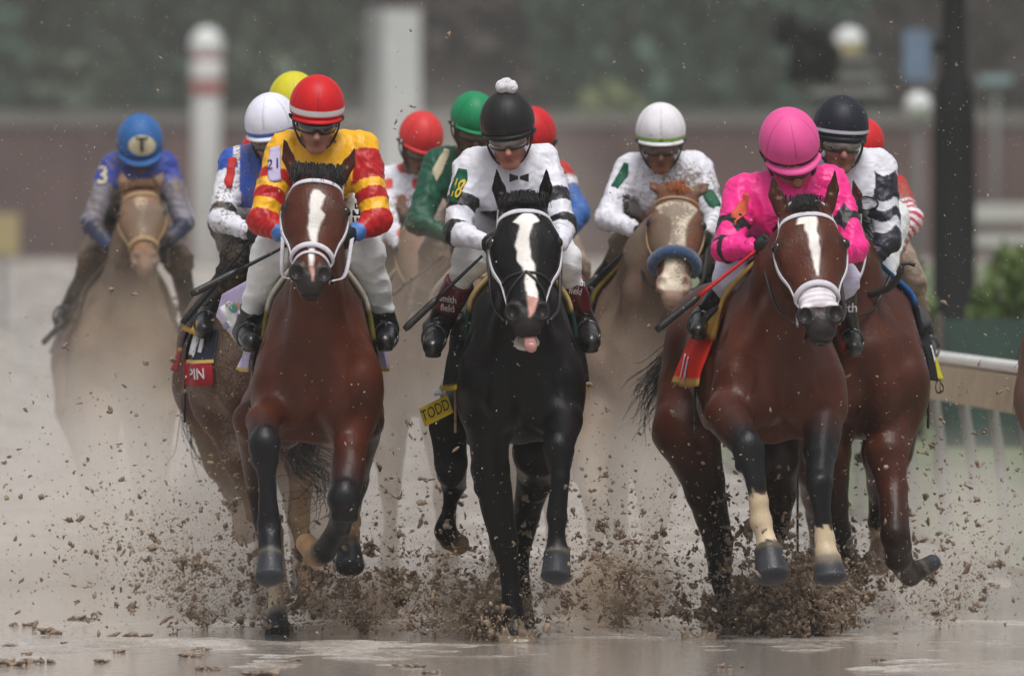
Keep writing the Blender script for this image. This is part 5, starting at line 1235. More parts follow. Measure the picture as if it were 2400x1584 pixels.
rr = N(nt, 'ShaderNodeMapRange'); rr.inputs[1].default_value = .85; rr.inputs[2].default_value = 1.15; rr.inputs[3].default_value = .03; rr.inputs[4].default_value = .34; L(ad.outputs[0], rr.inputs[0]); L(rr.outputs[0], b_.inputs['Roughness'])
bp = N(nt, 'ShaderNodeBump', i_Strength=.8); bp.inputs['Distance'].default_value = .03
cl = N(nt, 'ShaderNodeMapRange'); cl.inputs[1].default_value = .92; cl.inputs[2].default_value = 1.3; L(ad.outputs[0], cl.inputs[0]); L(cl.outputs[0], bp.inputs['Height'])
n3 = N(nt, 'ShaderNodeTexNoise', i_Scale=45.0, i_Detail=3.0); L(mp.outputs[0], n3.inputs['Vector']); b3 = N(nt, 'ShaderNodeBump', i_Strength=.16); b3.inputs['Distance'].default_value = .01; L(n3.outputs[0], b3.inputs['Height']); L(bp.outputs[0], b3.inputs['Normal']); L(b3.outputs[0], b_.inputs['Normal'])
M['track'] = m
def trackz(X, Y):
    P = np.stack([X * 1.0, Y * .5, 0 * X], -1); nz = snoise(P, 3.0, 1) * .5 + snoise(P, 9.0, 2) * .3 + snoise(P, 24.0, 3) * .2
    near = np.clip((50.5 - Y) / 3, 0, 1)
    return ground_z(X, Y) + np.maximum(nz + .02, 0) * .022 * (Y < 62) + snoise(P * np.array([.4, 3.0, 1]), 5.0, 8) * .003 * (Y < 60) - .004
xs = np.concatenate([np.linspace(-260, -4.0, 30), np.linspace(-3.9, 3.9, 380), np.linspace(4.0, 260, 30)])
ys = np.concatenate([np.array([-30, 0, 20, 30, 38]), np.linspace(40, 52, 420), np.linspace(53, 330, 60), np.array([400, 600, 1000, 2000])])
sheet('track', xs, ys, trackz, M['track'], 'wet pale brown mud of the racetrack with thin puddles')
m, nt, b2 = mat_new('puddle_water'); tc = N(nt, 'ShaderNodeTexCoord'); mp2 = N(nt, 'ShaderNodeMapping'); mp2.inputs['Scale'].default_value = (1, .5, 1); nt.links.new(tc.outputs['Object'], mp2.inputs[0])
n1 = N(nt, 'ShaderNodeTexNoise', i_Scale=13.0, i_Detail=5.0); nt.links.new(mp2.outputs[0], n1.inputs['Vector']); bq = N(nt, 'ShaderNodeBump', i_Strength=.28); bq.inputs['Distance'].default_value = .02; nt.links.new(n1.outputs[0], bq.inputs['Height']); nt.links.new(bq.outputs[0], b2.inputs['Normal'])
b2.inputs['Base Color'].default_value = (.42, .38, .34, 1); b2.inputs['Roughness'].default_value = .04; b2.inputs['IOR'].default_value = 1.36; M['water'] = m
sheet('puddle_water', np.linspace(-6, 6, 30), np.linspace(41, 62, 30), lambda X, Y: 0 * X + .0015, M['water'], 'thin sheet of muddy water between the ridges of the track')
# infield grass, right of the rail line
m, nt, b_ = mat_new('turf'); tc = N(nt, 'ShaderNodeTexCoord'); n1 = N(nt, 'ShaderNodeTexNoise', i_Scale=.5, i_Detail=6.0); nt.links.new(tc.outputs['Object'], n1.inputs['Vector'])
cr = N(nt, 'ShaderNodeValToRGB'); cr.color_ramp.elements[0].color = (.085, .115, .055, 1); cr.color_ramp.elements[1].color = (.15, .18, .085, 1); cr.color_ramp.elements[0].position = .35; cr.color_ramp.elements[1].position = .7
nt.links.new(n1.outputs[0], cr.inputs[0]); nt.links.new(cr.outputs[0], b_.inputs['Base Color']); b_.inputs['Roughness'].default_value = .9
M['turf'] = m
gv, gf = [], []
yy = np.linspace(50, 290, 80)
def gx(y): 
    return np.interp(y, list(rail[:, 1]) + [150, 200, 290], list(rail[:, 0] + .15) + [1.25, 1.9, 3.5])
for i, y in enumerate(yy):
    for x in (gx(y), gx(y) + 8, gx(y) + 60, 250): gv.append((x, y, float(ground_z(0, y)) + .03))
for i in range(len(yy) - 1):
    for j in range(3): gf.append((i * 4 + j, i * 4 + j + 1, (i + 1) * 4 + j + 1, (i + 1) * 4 + j))
tag(mesh_obj('infield_grass', gv, gf, M['turf']), 'mown green infield beyond the white rail', kind='structure')

# ------------------------------------------------------------------ rail
M['rail_white'] = vmat('rail_white', rough=.4, spec=.4, var=.08, vscale=2, bump=.05, color=(.72, .72, .70)); M['rail_tan'] = vmat('rail_dirty_side', rough=.7, spec=.3, var=.2, vscale=3, bump=.1, color=(.38, .285, .19))
M['rail_post'] = vmat('rail_post', rough=.5, spec=.4, var=.1, vscale=3, bump=.05, color=(.24, .24, .225))
rl = empty('running_rail', (rail[2][0], rail[2][1], 0)); tag(rl, 'white running rail with curved posts and muddy side at the right', 'rail')
rp = spline(np.array([(x, y, 1.06) for x, y in rail]), 60)
v, f = tube(rp + [0, 0, .03], .034, np.tile([0, 0, 1.0], (60, 1)), sides=10); mesh_obj('top_rail', v, f, M['rail_white'], rl)
pv, pf_ = [], []
for x, y, z in rp: pv += [(x - .05, y, 1.052), (x - .085, y, .87), (x + .03, y, .87), (x + .03, y, 1.052)]
for i in range(59):
    for j in range(4): pf_.append((i * 4 + j, i * 4 + (j + 1) % 4, (i + 1) * 4 + (j + 1) % 4, (i + 1) * 4 + j))
mesh_obj('side_board', pv, pf_, M['rail_tan'], rl, smooth=False)
for k_ in range(22):
    t = k_ / 21; p = rp[int(t * 59)]
    pth = spline([(p[0] + .02, p[1], .90), (p[0] + .03, p[1], .80), (p[0] + .06, p[1] + .02, .60), (p[0] + .08, p[1] + .02, .3), (p[0] + .08, p[1] + .02, -.02)], 12)
    v, f = tube(pth, .030, sides=8); mesh_obj('post', v, f, M['rail_post'], rl)

# ------------------------------------------------------------------ background
def leafmat(name, c0, c1, sc=3.0):
    m, nt, b_ = mat_new(name); g_ = N(nt, 'ShaderNodeObjectInfo'); tc = N(nt, 'ShaderNodeTexCoord'); n1 = N(nt, 'ShaderNodeTexNoise', i_Scale=sc, i_Detail=5.0); nt.links.new(tc.outputs['Object'], n1.inputs['Vector'])
    cr = N(nt, 'ShaderNodeValToRGB'); cr.color_ramp.elements[0].position = .38; cr.color_ramp.elements[1].position = .66; cr.color_ramp.elements[0].color = (*c0, 1); cr.color_ramp.elements[1].color = (*c1, 1)
    nt.links.new(n1.outputs[0], cr.inputs[0]); nt.links.new(cr.outputs[0], b_.inputs['Base Color']); b_.inputs['Roughness'].default_value = .7; return m
LG = leafmat('leaf_dark_green', (.026, .066, .048), (.060, .120, .084), .6); LO = leafmat('leaf_olive', (.050, .080, .052), (.085, .120, .075), .6); LP = leafmat('leaf_purple', (.042, .030, .032), (.072, .052, .052), .6)
LB = leafmat('leaf_bright', (.05, .10, .018), (.13, .19, .035), 1.5); BK = vmat('bark', rough=.9, var=.3, bump=.6, color=(.06, .045, .035))
def leaves(c, rad, n, size, r):
    d = r.normal(size=(n, 3)); d /= np.linalg.norm(d, axis=1)[:, None]; rr = r.uniform(.35, 1.0, n) ** .6
    nb_ = 14; bc = r.normal(size=(nb_, 3)); bc /= np.linalg.norm(bc, axis=1)[:, None]; bc *= .62
    k = r.integers(0, nb_, n); P = (bc[k] + d * rr[:, None] * .48) * np.asarray(rad) + np.asarray(c)
    a = r.normal(size=(n, 3)); a /= np.linalg.norm(a, axis=1)[:, None]; b = np.cross(a, r.normal(size=(n, 3))); b /= np.linalg.norm(b, axis=1)[:, None]
    s = size * r.uniform(.5, 1.4, n)[:, None]
    V = np.stack([P - a * s, P + b * s * .55, P + a * s, P - b * s * .55], 1).reshape(-1, 3); F = np.arange(n * 4).reshape(-1, 4); return V, F
def tree(x, y, h, w, mat, label, seed, n=2600, size=.42, group='trees along the back of the course', trunk=.35):
    r = np.random.default_rng(seed); z0 = float(ground_z(x, y)); rt = empty('tree', (x, y, z0)); tag(rt, label, 'tree', group)
    v, f = tube(spline([(x, y, z0 - .1), (x + r.uniform(-.3, .3), y, z0 + h * .3), (x + r.uniform(-.5, .5), y, z0 + h * .7)], 10), np.linspace(trunk, trunk * .4, 10), sides=8); parts = [(v, f)]
    for i in range(6):
        b = np.array([x, y, z0 + h * r.uniform(.25, .6)]); parts.append(tube(spline([b, b + np.array([r.uniform(-1, 1) * w * .3, r.uniform(-1, 1) * w * .2, h * .12]), b + np.array([r.uniform(-1, 1) * w * .45, r.uniform(-1, 1) * w * .3, h * .3])], 7), np.linspace(trunk * .4, .05, 7), sides=6))
    v, f = merge(parts); mesh_obj('trunk', v, f, BK, rt)
    v, f = leaves((x, y, z0 + h * .56), (w * .5, w * .42, h * .47), n, size, r); mesh_obj('crown', v, f, mat, rt, smooth=False)
    return rt
def uvx(u, Y): return (u - 1200) / FPX * Y
k_ = 0
for row, (Y, hh) in enumerate(((345, 13.0), (372, 15.0))):
    for i in range(11):
        u = -150 + i * 265 + row * 130; kind = [LG, LG, LO, LP][(i * 7 + row * 3 + (i // 3)) % 4]
        if u < 500: kind = [LG, LO][i % 2]
        if 800 < u < 1250 and row == 0: kind = LP
        if 1250 < u < 2000 and row == 0: kind = LG
        if u > 2150: kind = LP
        nm = {id(LG): 'dark green', id(LO): 'olive green', id(LP): 'purplish brown'}[id(kind)]
        where = ['behind the striped pole', 'above the yellow capped rider', 'left of the tall white pillar', 'right of the tall white pillar', 'above the pompom cap', 'above the lime banded cap', 'left of the tiered turret', 'behind the tiered turret', 'beside the black lamp post', 'at the right edge', 'past the right edge'][i]
        tree(uvx(u, Y), Y + (i % 3) * 3, hh * (0.9 + .2 * ((i * 37) % 10) / 10), 4.8, kind, f'{nm} tree {"in the rear row" if row else "in the front row"} {where}', 100 + k_, n=3000, size=.45); k_ += 1
# pale green bush above the red capped rider behind the black horse
def bush(name, uv0, uv1, Y, mat, label, seed, n=900, size=.10, cat='bush', depth=1.0, group=None):
    r = np.random.default_rng(seed); p0 = at(uv0[0], uv1[1], Y); p1 = at(uv1[0], uv0[1], Y); z0 = float(ground_z(0, Y)); cx = .5 * (p0[0] + p1[0]); w = (p1[0] - p0[0]); h = p1[2] - z0
    rt = empty(name, (cx, Y, z0)); tag(rt, label, cat, group)
    parts = [tube(spline([(cx, Y, z0), (cx + r.uniform(-.3, .3) * w, Y + r.uniform(-.2, .2), z0 + h * r.uniform(.4, .8))], 5), .03 * h, sides=5) for _ in range(5)]; v, f = merge(parts); mesh_obj('stem', v, f, BK, rt)
    v, f = leaves((cx, Y, z0 + h * .5), (w * .55, depth, h * .52), n, size, r); mesh_obj('foliage', v, f, mat, rt, smooth=False); return rt
LPG = leafmat('leaf_pale', (.14, .18, .08), (.24, .28, .13), 1.0)
bush('bush', (1310, 195), (1530, 280), 335, LPG, 'pale green bush in the distance right of the black cap', 5, n=1500, size=.25, depth=1.5)
bush('bush', (2110, 612), (2200, 770), 98, LB, 'bright green bush just left of the black lamp post', 6, n=1500, size=.07, depth=.5); bush('bush', (2275, 590), (2460, 770), 98, LB, 'bright green bush right of the black lamp post', 7, n=2200, size=.07, depth=.6)
# clipped hedge / dark green screen behind the rail
SC = vmat('screen_fabric', rough=.8, var=.25, vscale=2.5, bump=.4, bscale=12, color=(.035, .065, .055))
def box(x0, x1, y0, y1, z0, z1):
    V = [(x, y, z) for x in (x0, x1) for y in (y0, y1) for z in (z0, z1)]; return np.array(V, float), [(0, 1, 3, 2), (4, 6, 7, 5), (0, 4, 5, 1), (2, 3, 7, 6), (0, 2, 6, 4), (1, 5, 7, 3)]
rt = empty('screen_fence', (5.5, 80, 0)); tag(rt, 'low dark green fabric screen standing behind the white rail', 'fence')
v, f = box(3.0, 9.5, 80, 80.03, .28, 1.18); mesh_obj('fabric_panel', v, f, SC, rt, smooth=False)
for i in range(5): v, f = tube([(3.0 + i * 1.6, 79.95, -.02), (3.0 + i * 1.6, 79.95, 1.22)], .03, sides=8); mesh_obj('post', v, f, BK, rt)
# far wall with a pale coping
BR = vmat('brick', rough=.85, var=.5, vscale=.3, bump=.3, bscale=3, color=(.082, .046, .044)); CP = vmat('coping', rough=.8, var=.45, vscale=.35, bump=.1, color=(.13, .125, .115))
rt = empty('brick_wall', (0, 318, 1.25)); tag(rt, 'long dull red brick wall with pale coping across the far side of the course', 'wall')
v, f = box(-60, 60, 318, 318.6, 1.0, 4.95); mesh_obj('wall', v, f, BR, rt, smooth=False); v, f = box(-60, 60, 317.9, 318.7, 4.953, 5.35); mesh_obj('coping', v, f, CP, rt, smooth=False)
for i in range(24): v, f = box(-57 + i * 5, -56.5 + i * 5, 317.75, 317.997, 1.0, 4.9); mesh_obj('buttress', v, f, BR, rt, smooth=False)
# board fences at the right
FB = vmat('fence_boards', rough=.6, var=.12, vscale=1, bump=.1, color=(.50, .49, .47))
for q, (Y, v0, v1, lab) in enumerate(((200, 478, 520, 'upper white board fence far behind the black lamp post'), (175, 548, 578, 'lower white board fence behind the black lamp post'))):
    p0, p1 = at(2240, v1, Y), at(2900, v0, Y); rt = empty('board_fence', (p0[0], Y, float(ground_z(0, Y)))); tag(rt, lab, 'fence', 'white board fences at the right')
    v, f = box(p0[0], p1[0], Y, Y + .05, p0[2], p1[2]); mesh_obj('board', v, f, FB, rt, smooth=False)
    for i in range(5): x = p0[0] + .1 + i * 1.2; v, f = box(x, x + .12, Y + .053, Y + .15, float(ground_z(0, Y)) - .05, p1[2] + .05); mesh_obj('post', v, f, FB, rt, smooth=False)
# poles and pillars
def lathe(prof, c, n=24):
    V = []; F = []
    for r_, z in prof:
        for j in range(n): a_ = 2 * math.pi * j / n; V.append((c[0] + r_ * math.cos(a_), c[1] + r_ * math.sin(a_), c[2] + z))
    for i in range(len(prof) - 1):
        for j in range(n): F.append((i * n + j, i * n + (j + 1) % n, (i + 1) * n + (j + 1) % n, (i + 1) * n + j))
    F.append(tuple(range(n - 1, -1, -1))); F.append(tuple((len(prof) - 1) * n + j for j in range(n))); return np.array(V), F
WP = vmat('white_paint', rough=.5, var=.08, vscale=2, bump=.05, color=(.66, .68, .68)); RP = vmat('faded_red_paint', rough=.5, var=.1, vscale=2, bump=.05, color=(.30, .075, .075)); DP = vmat('black_paint', rough=.7, spec=.2, var=.2, vscale=3, bump=.05, color=(.010, .011, .012)); GP = vmat('grey_paint', rough=.6, var=.1, vscale=2, bump=.05, color=(.17, .18, .18)); WP2 = vmat('weathered_white_paint', rough=.6, var=.12, vscale=2, bump=.05, color=(.48, .50, .50))
Y = 290; x = uvx(484, Y); zz = lambda v_: at(0, v_, Y)[2]; z0 = float(ground_z(0, Y)); rt = empty('striped_pole', (x, Y, z0)); tag(rt, 'white distance pole with red bands and ball top at upper left', 'pole')
v, f = lathe([(.36, zz(700) - z0), (.36, zz(212) - z0), (.36, zz(190) - z0), (.40, zz(188) - z0), (.40, zz(145) - z0), (.36, zz(143) - z0), (.36, zz(118) - z0)], (x, Y, z0)); mesh_obj('shaft', v, f, WP, rt)
for va, vb in ((222, 192), (142, 130)): v, f = lathe([(.41, zz(va) - z0), (.41, zz(vb) - z0)], (x, Y, z0)); mesh_obj('red_band', v, f, RP, rt)
v, f = lathe([(.02, zz(64) - z0), (.22, zz(70) - z0), (.37, zz(86) - z0), (.43, zz(105) - z0), (.40, zz(122) - z0), (.30, zz(128) - z0)][::-1], (x, Y, z0)); mesh_obj('ball', v, f, WP, rt)
Y = 288; x0_, x1_ = uvx(897, Y), uvx(985, Y); rt = empty('pillar', (.5 * (x0_ + x1_), Y, z0)); tag(rt, 'tall square white pillar with grey side behind the leading riders', 'pillar')
v, f = box(x0_, x1_, Y, Y + .9, z0 - .1, zz(22)); mesh_obj('shaft', v, f, WP2, rt, smooth=False); v, f = box(uvx(857, Y), x0_ - .003, Y + .05, Y + .85, z0 - .1, zz(18)); mesh_obj('side_column', v, f, GP, rt, smooth=False)
Y = 300; x = uvx(1190, Y); rt = empty('far_post', (x, Y, 1.25)); tag(rt, 'short pale grey post in the distance above the pompom', 'post'); v, f = lathe([(.34, 0), (.34, 3.6), (.36, 3.62), (.36, 3.8), (.2, 4.0)], (x, Y, 1.25 + .0)); mesh_obj('shaft', v, f, GP, rt)
# tiered turret with ball finial
Y = 185; z0 = float(ground_z(0, Y)); zz = lambda v_: at(0, v_, Y)[2]; x = uvx(1990, Y); pm = mpp(Y); rt = empty('tiered_turret', (x, Y, z0)); tag(rt, 'dark tiered turret with pale gilded ball on top at upper right', 'turret')
RF = vmat('roof_metal', rough=.6, var=.15, vscale=3, color=(.12, .118, .112)); RD = vmat('roof_dark', rough=.8, spec=.2, var=.15, vscale=3, color=(.010, .012, .012))
for i, (v0, v1, ww) in enumerate(((134, 150, 58), (172, 190, 76), (208, 228, 98))):
    v, f = lathe([(ww * pm, zz(v1) - z0), (ww * pm * 1.02, zz(v1 - 4) - z0), (ww * pm * .8, zz(v0) - z0)], (x, Y, z0), 8); mesh_obj('tier', v, f, RF, rt, smooth=False)
    v, f = lathe([(ww * pm * .72, zz(v1 + 16) - z0), (ww * pm * .72, zz(v1 + 1) - z0)], (x, Y, z0), 8); mesh_obj('tier_wall', v, f, RD, rt, smooth=False)
v, f = lathe([(32 * pm, 0), (32 * pm, zz(246) - z0)], (x, Y, z0), 8); mesh_obj('column', v, f, RD, rt, smooth=False)
GD = vmat('gilt', rough=.35, var=.1, color=(.62, .50, .22)); 
v, f = lathe([(12 * pm, zz(134) - z0), (28 * pm, zz(122) - z0), (34 * pm, zz(108) - z0)], (x, Y, z0)); mesh_obj('ball_base', v, f, GD, rt)
v, f = lathe([(34 * pm, zz(107.5) - z0), (36 * pm, zz(96) - z0), (30 * pm, zz(78) - z0), (16 * pm, zz(67) - z0), (3 * pm, zz(64) - z0)], (x, Y, z0)); mesh_obj('ball', v, f, WP, rt)
# dark leafy branch tree left of the turret
r = np.random.default_rng(77); Y = 150; x = uvx(1880, Y); z0 = 0.0; rt = empty('small_tree', (x, Y, z0)); tag(rt, 'thin dark tree with ragged crown just left of the turret', 'tree')
v, f = tube(spline([(x - .05, Y, z0), (x + .1, Y, 2.2), (x + .2, Y, 3.4)], 8), np.linspace(.05, .03, 8), sides=6); mesh_obj('trunk', v, f, DP, rt)
LD = leafmat('leaf_black_green', (.008, .010, .010), (.020, .022, .020), 2.0)
vs, fs = [], []
for (uu, vv, rr_) in ((1842, 72, 24), (1878, 82, 20), (1905, 110, 34), (1938, 120, 22), (1890, 150, 24), (1930, 160, 22), (1868, 172, 14)):
    p = at(uu, vv, Y); v, f = leaves(p, (rr_ * mpp(Y) * 1.45,) * 3, 2400, .06, r); vs.append((v, [tuple(q) for q in f]))
v, f = merge(vs); mesh_obj('crown', v, f, LD, rt, smooth=False)
# banner and white globe on a post
Y = 170; rt = empty('banner', (uvx(2146, Y), Y, 0)); tag(rt, 'light blue banner hanging beside the black lamp post', 'banner'); BL = vmat('blue_banner', rough=.6, var=.2, vscale=3, color=(.15, .22, .33))
p0, p1 = at(2118, 188, Y), at(2182, 72, Y); v, f = box(p0[0], p1[0], Y, Y + .03, p0[2], p1[2]); v[:, 1] += .04 * np.sin(v[:, 2] * 6); mesh_obj('cloth', v, f, BL, rt, smooth=False)
v, f = tube([(uvx(2150, Y), Y + .06, 0), (uvx(2150, Y), Y + .06, p1[2] + .03)], .035, sides=8); mesh_obj('pole', v, f, GP, rt)
Y = 150; rt = empty('globe_lamp', (uvx(2152, Y), Y, 0)); tag(rt, 'white globe lamp on a thin post below the blue banner', 'lamp'); p = at(2152, 248, Y); R_ = 32 * mpp(Y)
v, f = lathe([(R_ * math.sin(t), -R_ * math.cos(t)) for t in np.linspace(.05, 3.09, 14)], (p[0], Y, p[2])); mesh_obj('globe', v, f, WP, rt); v, f = tube([(p[0], Y, 0), (p[0], Y, p[2] - R_)], .03, sides=8); mesh_obj('post', v, f, GP, rt)
# black lamp post
Y = 104; x = uvx(2236, Y); pm = mpp(Y); rt = empty('lamp_post', (x, Y, 0)); tag(rt, 'thick black lamp post standing in the infield at the right', 'lamp post')
z_ = lambda v_: at(0, v_, Y)[2]
v, f = lathe([(58 * pm, 0), (58 * pm, .35), (52 * pm, .4), (50 * pm, z_(300)), (44 * pm, z_(200)), (30 * pm, z_(170)), (27 * pm, z_(-60)), (24 * pm, z_(-200))], (x, Y, 0), 20); mesh_obj('post', v, f, DP, rt)
v, f = lathe([(60 * pm, z_(-200)), (40 * pm, z_(-230)), (10 * pm, z_(-270))], (x, Y, 0), 12); mesh_obj('lantern', v, f, DP, rt); p = at(2196, 112, Y); v, f = box(p[0] - 14 * pm, x, Y - .03, Y + .03, p[2] - 12 * pm, p[2] + 12 * pm); mesh_obj('bracket', v, f, DP, rt, smooth=False)
Y = 200; rt = empty('sign_board', at(2335, 186, Y)); tag(rt, 'small pale teal sign far right of the black lamp post', 'sign'); p0, p1 = at(2296, 198, Y), at(2372, 176, Y); v, f = box(p0[0], p1[0], Y, Y + .05, p0[2], p1[2]); mesh_obj('board', v, f, vmat('teal_paint', color=(.22, .32, .33)), rt, smooth=False)
v, f = tube([(.5 * (p0[0] + p1[0]), Y + .1, 0), (.5 * (p0[0] + p1[0]), Y + .1, p1[2])], .04, sides=8); mesh_obj('post', v, f, GP, rt)
Y = 210; rt = empty('yellow_marker', (uvx(15, Y), Y, float(ground_z(0, Y)))); tag(rt, 'blurred yellow marker board on the track at the far left', 'marker'); p0, p1 = at(-40, 598, Y), at(44, 500, Y); v, f = box(p0[0], p1[0], Y, Y + .2, p0[2], p1[2]); mesh_obj('board', v, f, vmat('yellow_paint', color=(.34, .28, .13)), rt, smooth=False)
v, f = box(p0[0] + .3, p0[0] + .4, Y + .05, Y + .15, float(ground_z(0, Y)) - .05, p0[2]); mesh_obj('leg', v, f, GP, rt, smooth=False)

# ------------------------------------------------------------------ flying mud
def ico(sub):
    import bmesh
    bm = bmesh.new(); bmesh.ops.create_icosphere(bm, subdivisions=sub, radius=1.0); V = np.array([v.co[:] for v in bm.verts]); F = np.array([[v.index for v in f.verts] for f in bm.faces]); bm.free(); return V, F
I1, I2, I3 = ico(1), ico(2), ico(3)
def lumps(P, R, base, r, seed, elong=1.0, rough=.35):
    V0, F0 = base; n = len(P); nv = len(V0)
    V = np.empty((n, nv, 3))
    for i in range(n):
        q = V0 * (1 + rough * snoise(V0 * 1.0 + r.uniform(0, 50, 3), 2.6, seed + i % 40, 6)[:, None] + (rough * .7) * snoise(V0 + r.uniform(0, 50, 3), 7.5, seed + i % 31, 5)[:, None] * (nv > 40))
        st = np.array([r.uniform(.35, .8), r.uniform(.6, 1.1), r.uniform(.9, 1.9)]); V[i] = q * st
    A_ = r.normal(size=(n, 3, 3)); Q, _ = np.linalg.qr(A_); V = np.einsum('nij,nvj->nvi', Q, V) * R[:, None, None] + P[:, None]
    F = (F0[None] + (np.arange(n) * nv)[:, None, None]).reshape(-1, 3)
    return V.reshape(-1, 3), F
MUD = vmat('flying_mud', rough=.62, spec=.3, var=.45, vscale=30, bump=.7, bscale=120, color=(.27, .20, .145))
MUDT = vmat('sand_crumbs', rough=.6, spec=.3, var=.5, vscale=8, bump=0, color=(.34, .26, .19))
MUDL = vmat('wet_sand_spray', rough=.5, spec=.4, var=.3, vscale=30, bump=.4, color=(.40, .33, .26))
plumes = [  # u, v, Y, su, sv, sY, n, median radius m
    (1095, 1400, 49.6, 85, 62, .35, 420, .0085), (1150, 1455, 49.3, 36, 30, .2, 240, .0125), (850, 1385, 50.2, 80, 50, .35, 280, .010), (1010, 1330, 50.5, 110, 60, .4, 230, .007),
    (1860, 1385, 49.9, 70, 62, .3, 620, .0135), (1830, 1460, 49.8, 60, 32, .25, 420, .0135), (1975, 1330, 50.7, 40, 50, .25, 300, .010), (1960, 1400, 50.6, 60, 50, .3, 260, .009), (1715, 1440, 50.2, 40, 32, .2, 200, .0105), (1745, 1310, 50.2, 45, 75, .3, 160, .0085),
    (1420, 1375, 50.6, 120, 60, .5, 340, .0095), (1440, 1220, 50.6, 60, 80, .4, 90, .0095), (1560, 1400, 50.8, 90, 60, .5, 180, .0075), (1380, 1300, 50, 70, 60, .4, 130, .008),
    (470, 1370, 50.6, 150, 62, .5, 330, .0082), (400, 1220, 51.0, 110, 80, .5, 150, .006), (560, 1300, 50.4, 70, 80, .4, 130, .0075), (700, 1380, 50.3, 70, 60, .4, 200, .0085), (890, 1180, 50.6, 60, 120, .4, 130, .006),
    (2230, 1330, 51.0, 110, 90, .5, 230, .0075), (2200, 1130, 51.2, 110, 80, .5, 110, .007), (1740, 1150, 50.0, 45, 110, .3, 110, .0072), (2320, 1430, 50.8, 60, 50, .4, 70, .007),
    (1200, 1350, 50.2, 620, 130, .9, 1500, .0038), (1200, 1150, 50.4, 700, 200, 1.0, 800, .0030), (300, 1150, 50.6, 230, 200, .8, 420, .0030), (2200, 1200, 50.6, 160, 180, .8, 350, .0032)]
r = np.random.default_rng(5); PP, RR = [], []
for (u, v, Y, su, sv, sY, n, md) in plumes:
    n = int(n * 1.9)
    uu, vv, YY = r.normal(u, su, n), r.normal(v, sv, n), r.normal(Y, sY, n); YY = np.clip(YY, 47.6, 54)
    p = np.stack([(uu - 1200) / FPX * YY, YY, CAMH - (vv - HV) / FPX * YY], 1); ok = p[:, 2] > .004
    PP.append(p[ok]); RR.append(((.28 if md > .005 else .85) * md * np.exp(r.normal(0, .70, n)))[ok])
# ragged clods: each a loose ball of small crumbs
for (u, v, Y, su, sv, sY, n, md) in plumes[:23]:
    for q in range(int(n / (8 if md > .0085 else 11))):
        YY = np.clip(r.normal(Y, sY), 47.8, 54); c0 = at(r.normal(u, su), r.normal(v, sv), YY)
        if c0[2] < .02: continue
        R0 = min(.042, md * 1.55 * math.exp(r.normal(0, .5))); m_ = int(r.integers(8, 34)); dirn = r.normal(size=3); dirn /= np.linalg.norm(dirn)
        o_ = r.normal(0, .45, (m_, 3)) * R0 + dirn * (r.normal(0, .5, (m_, 1)) * R0)
        PP.append(c0 + o_); RR.append(R0 * np.exp(r.normal(-1.35, .40, m_)))
PP = np.vstack(PP); RR = np.clip(np.concatenate(RR), .0011, .014)
big = RR > .0045
vb, fb = lumps(PP[big], RR[big], I2, r, 3, rough=.5); vs_, fs_ = lumps(PP[~big], RR[~big], I1, r, 4, rough=.30)
tag(root_mesh('flying_mud', np.vstack([vb, vs_]), np.vstack([fb, fs_ + len(vb)]), MUD, (0, 50, .4)), 'brown clods and crumbs of mud thrown up round the hooves', 'mud', kind='stuff')
# crumbs and small drops thrown out in streams from each hoof
r = np.random.default_rng(15); QP, QR = [], []
for (u, v, Y, n, spread) in ((1130, 1478, 49.3, 4200, 1.25), (850, 1480, 50.1, 3400, 1.3), (1010, 1470, 50.4, 1200, .9), (1860, 1490, 49.8, 4600, 1.15), (1700, 1480, 50.3, 1200, .8), (1440, 1470, 50.8, 3400, 1.4), (480, 1470, 50.7, 3600, 1.5), (2200, 1450, 51.0 , 1300, 1.2), (650, 1480, 50.2, 1000, .8), (1960, 1440, 50.6, 1400, .8)):
    c0 = at(u, v, Y); c0[2] = 0.02; ns = 26
    az = r.uniform(-2.2, 2.2, ns); el = r.uniform(.35, 1.35, ns); ln = r.uniform(.25, .75, ns) * spread
    k = r.integers(0, ns, n); t = r.beta(1.2, 1.8, n)
    d = np.stack([np.cos(el[k]) * np.sin(az[k]), .5 * np.cos(el[k]) * np.cos(az[k]), np.sin(el[k])], 1)
    p = c0 + d * (t * ln[k])[:, None] + r.normal(0, 1, (n, 3)) * (.012 + .07 * t)[:, None]; p[:, 2] -= .12 * t ** 2
    ok = p[:, 2] > .003; QP.append(p[ok]); QR.append((.0022 * np.exp(r.normal(0, .55, n)))[ok])
QP = np.vstack(QP); QR = np.clip(np.concatenate(QR), .0009, .010)
v, f = lumps(QP, QR, I1, r, 16, rough=.3); tag(root_mesh('mud_crumbs', v, f, MUDT, (0, 50, .2)), 'streams of wet sand crumbs thrown out from the hooves', 'mud', kind='stuff')
# fine drops and grit in the air over the whole view
n = 8500; uu = r.uniform(-20, 2420, n); vv = np.abs(r.normal(0, 1, n)); vv = np.where(r.random(n) < .55, r.uniform(0, 1500, n), 1500 - r.exponential(420, n)); YY = r.uniform(46.8, 54.5, n)
p = np.stack([(uu - 1200) / FPX * YY, YY, CAMH - (vv - HV) / FPX * YY], 1); ok = (p[:, 2] > .01)
R_ = np.clip(.0017 * np.exp(r.normal(0, .45, n)), .0009, .006)
v, f = lumps(p[ok], R_[ok], I1, r, 6, rough=.2); tag(root_mesh('fine_spray', v, f, MUDL, (0, 50, 1)), 'tiny pale drops of muddy water hanging in the air', 'spray', kind='stuff')
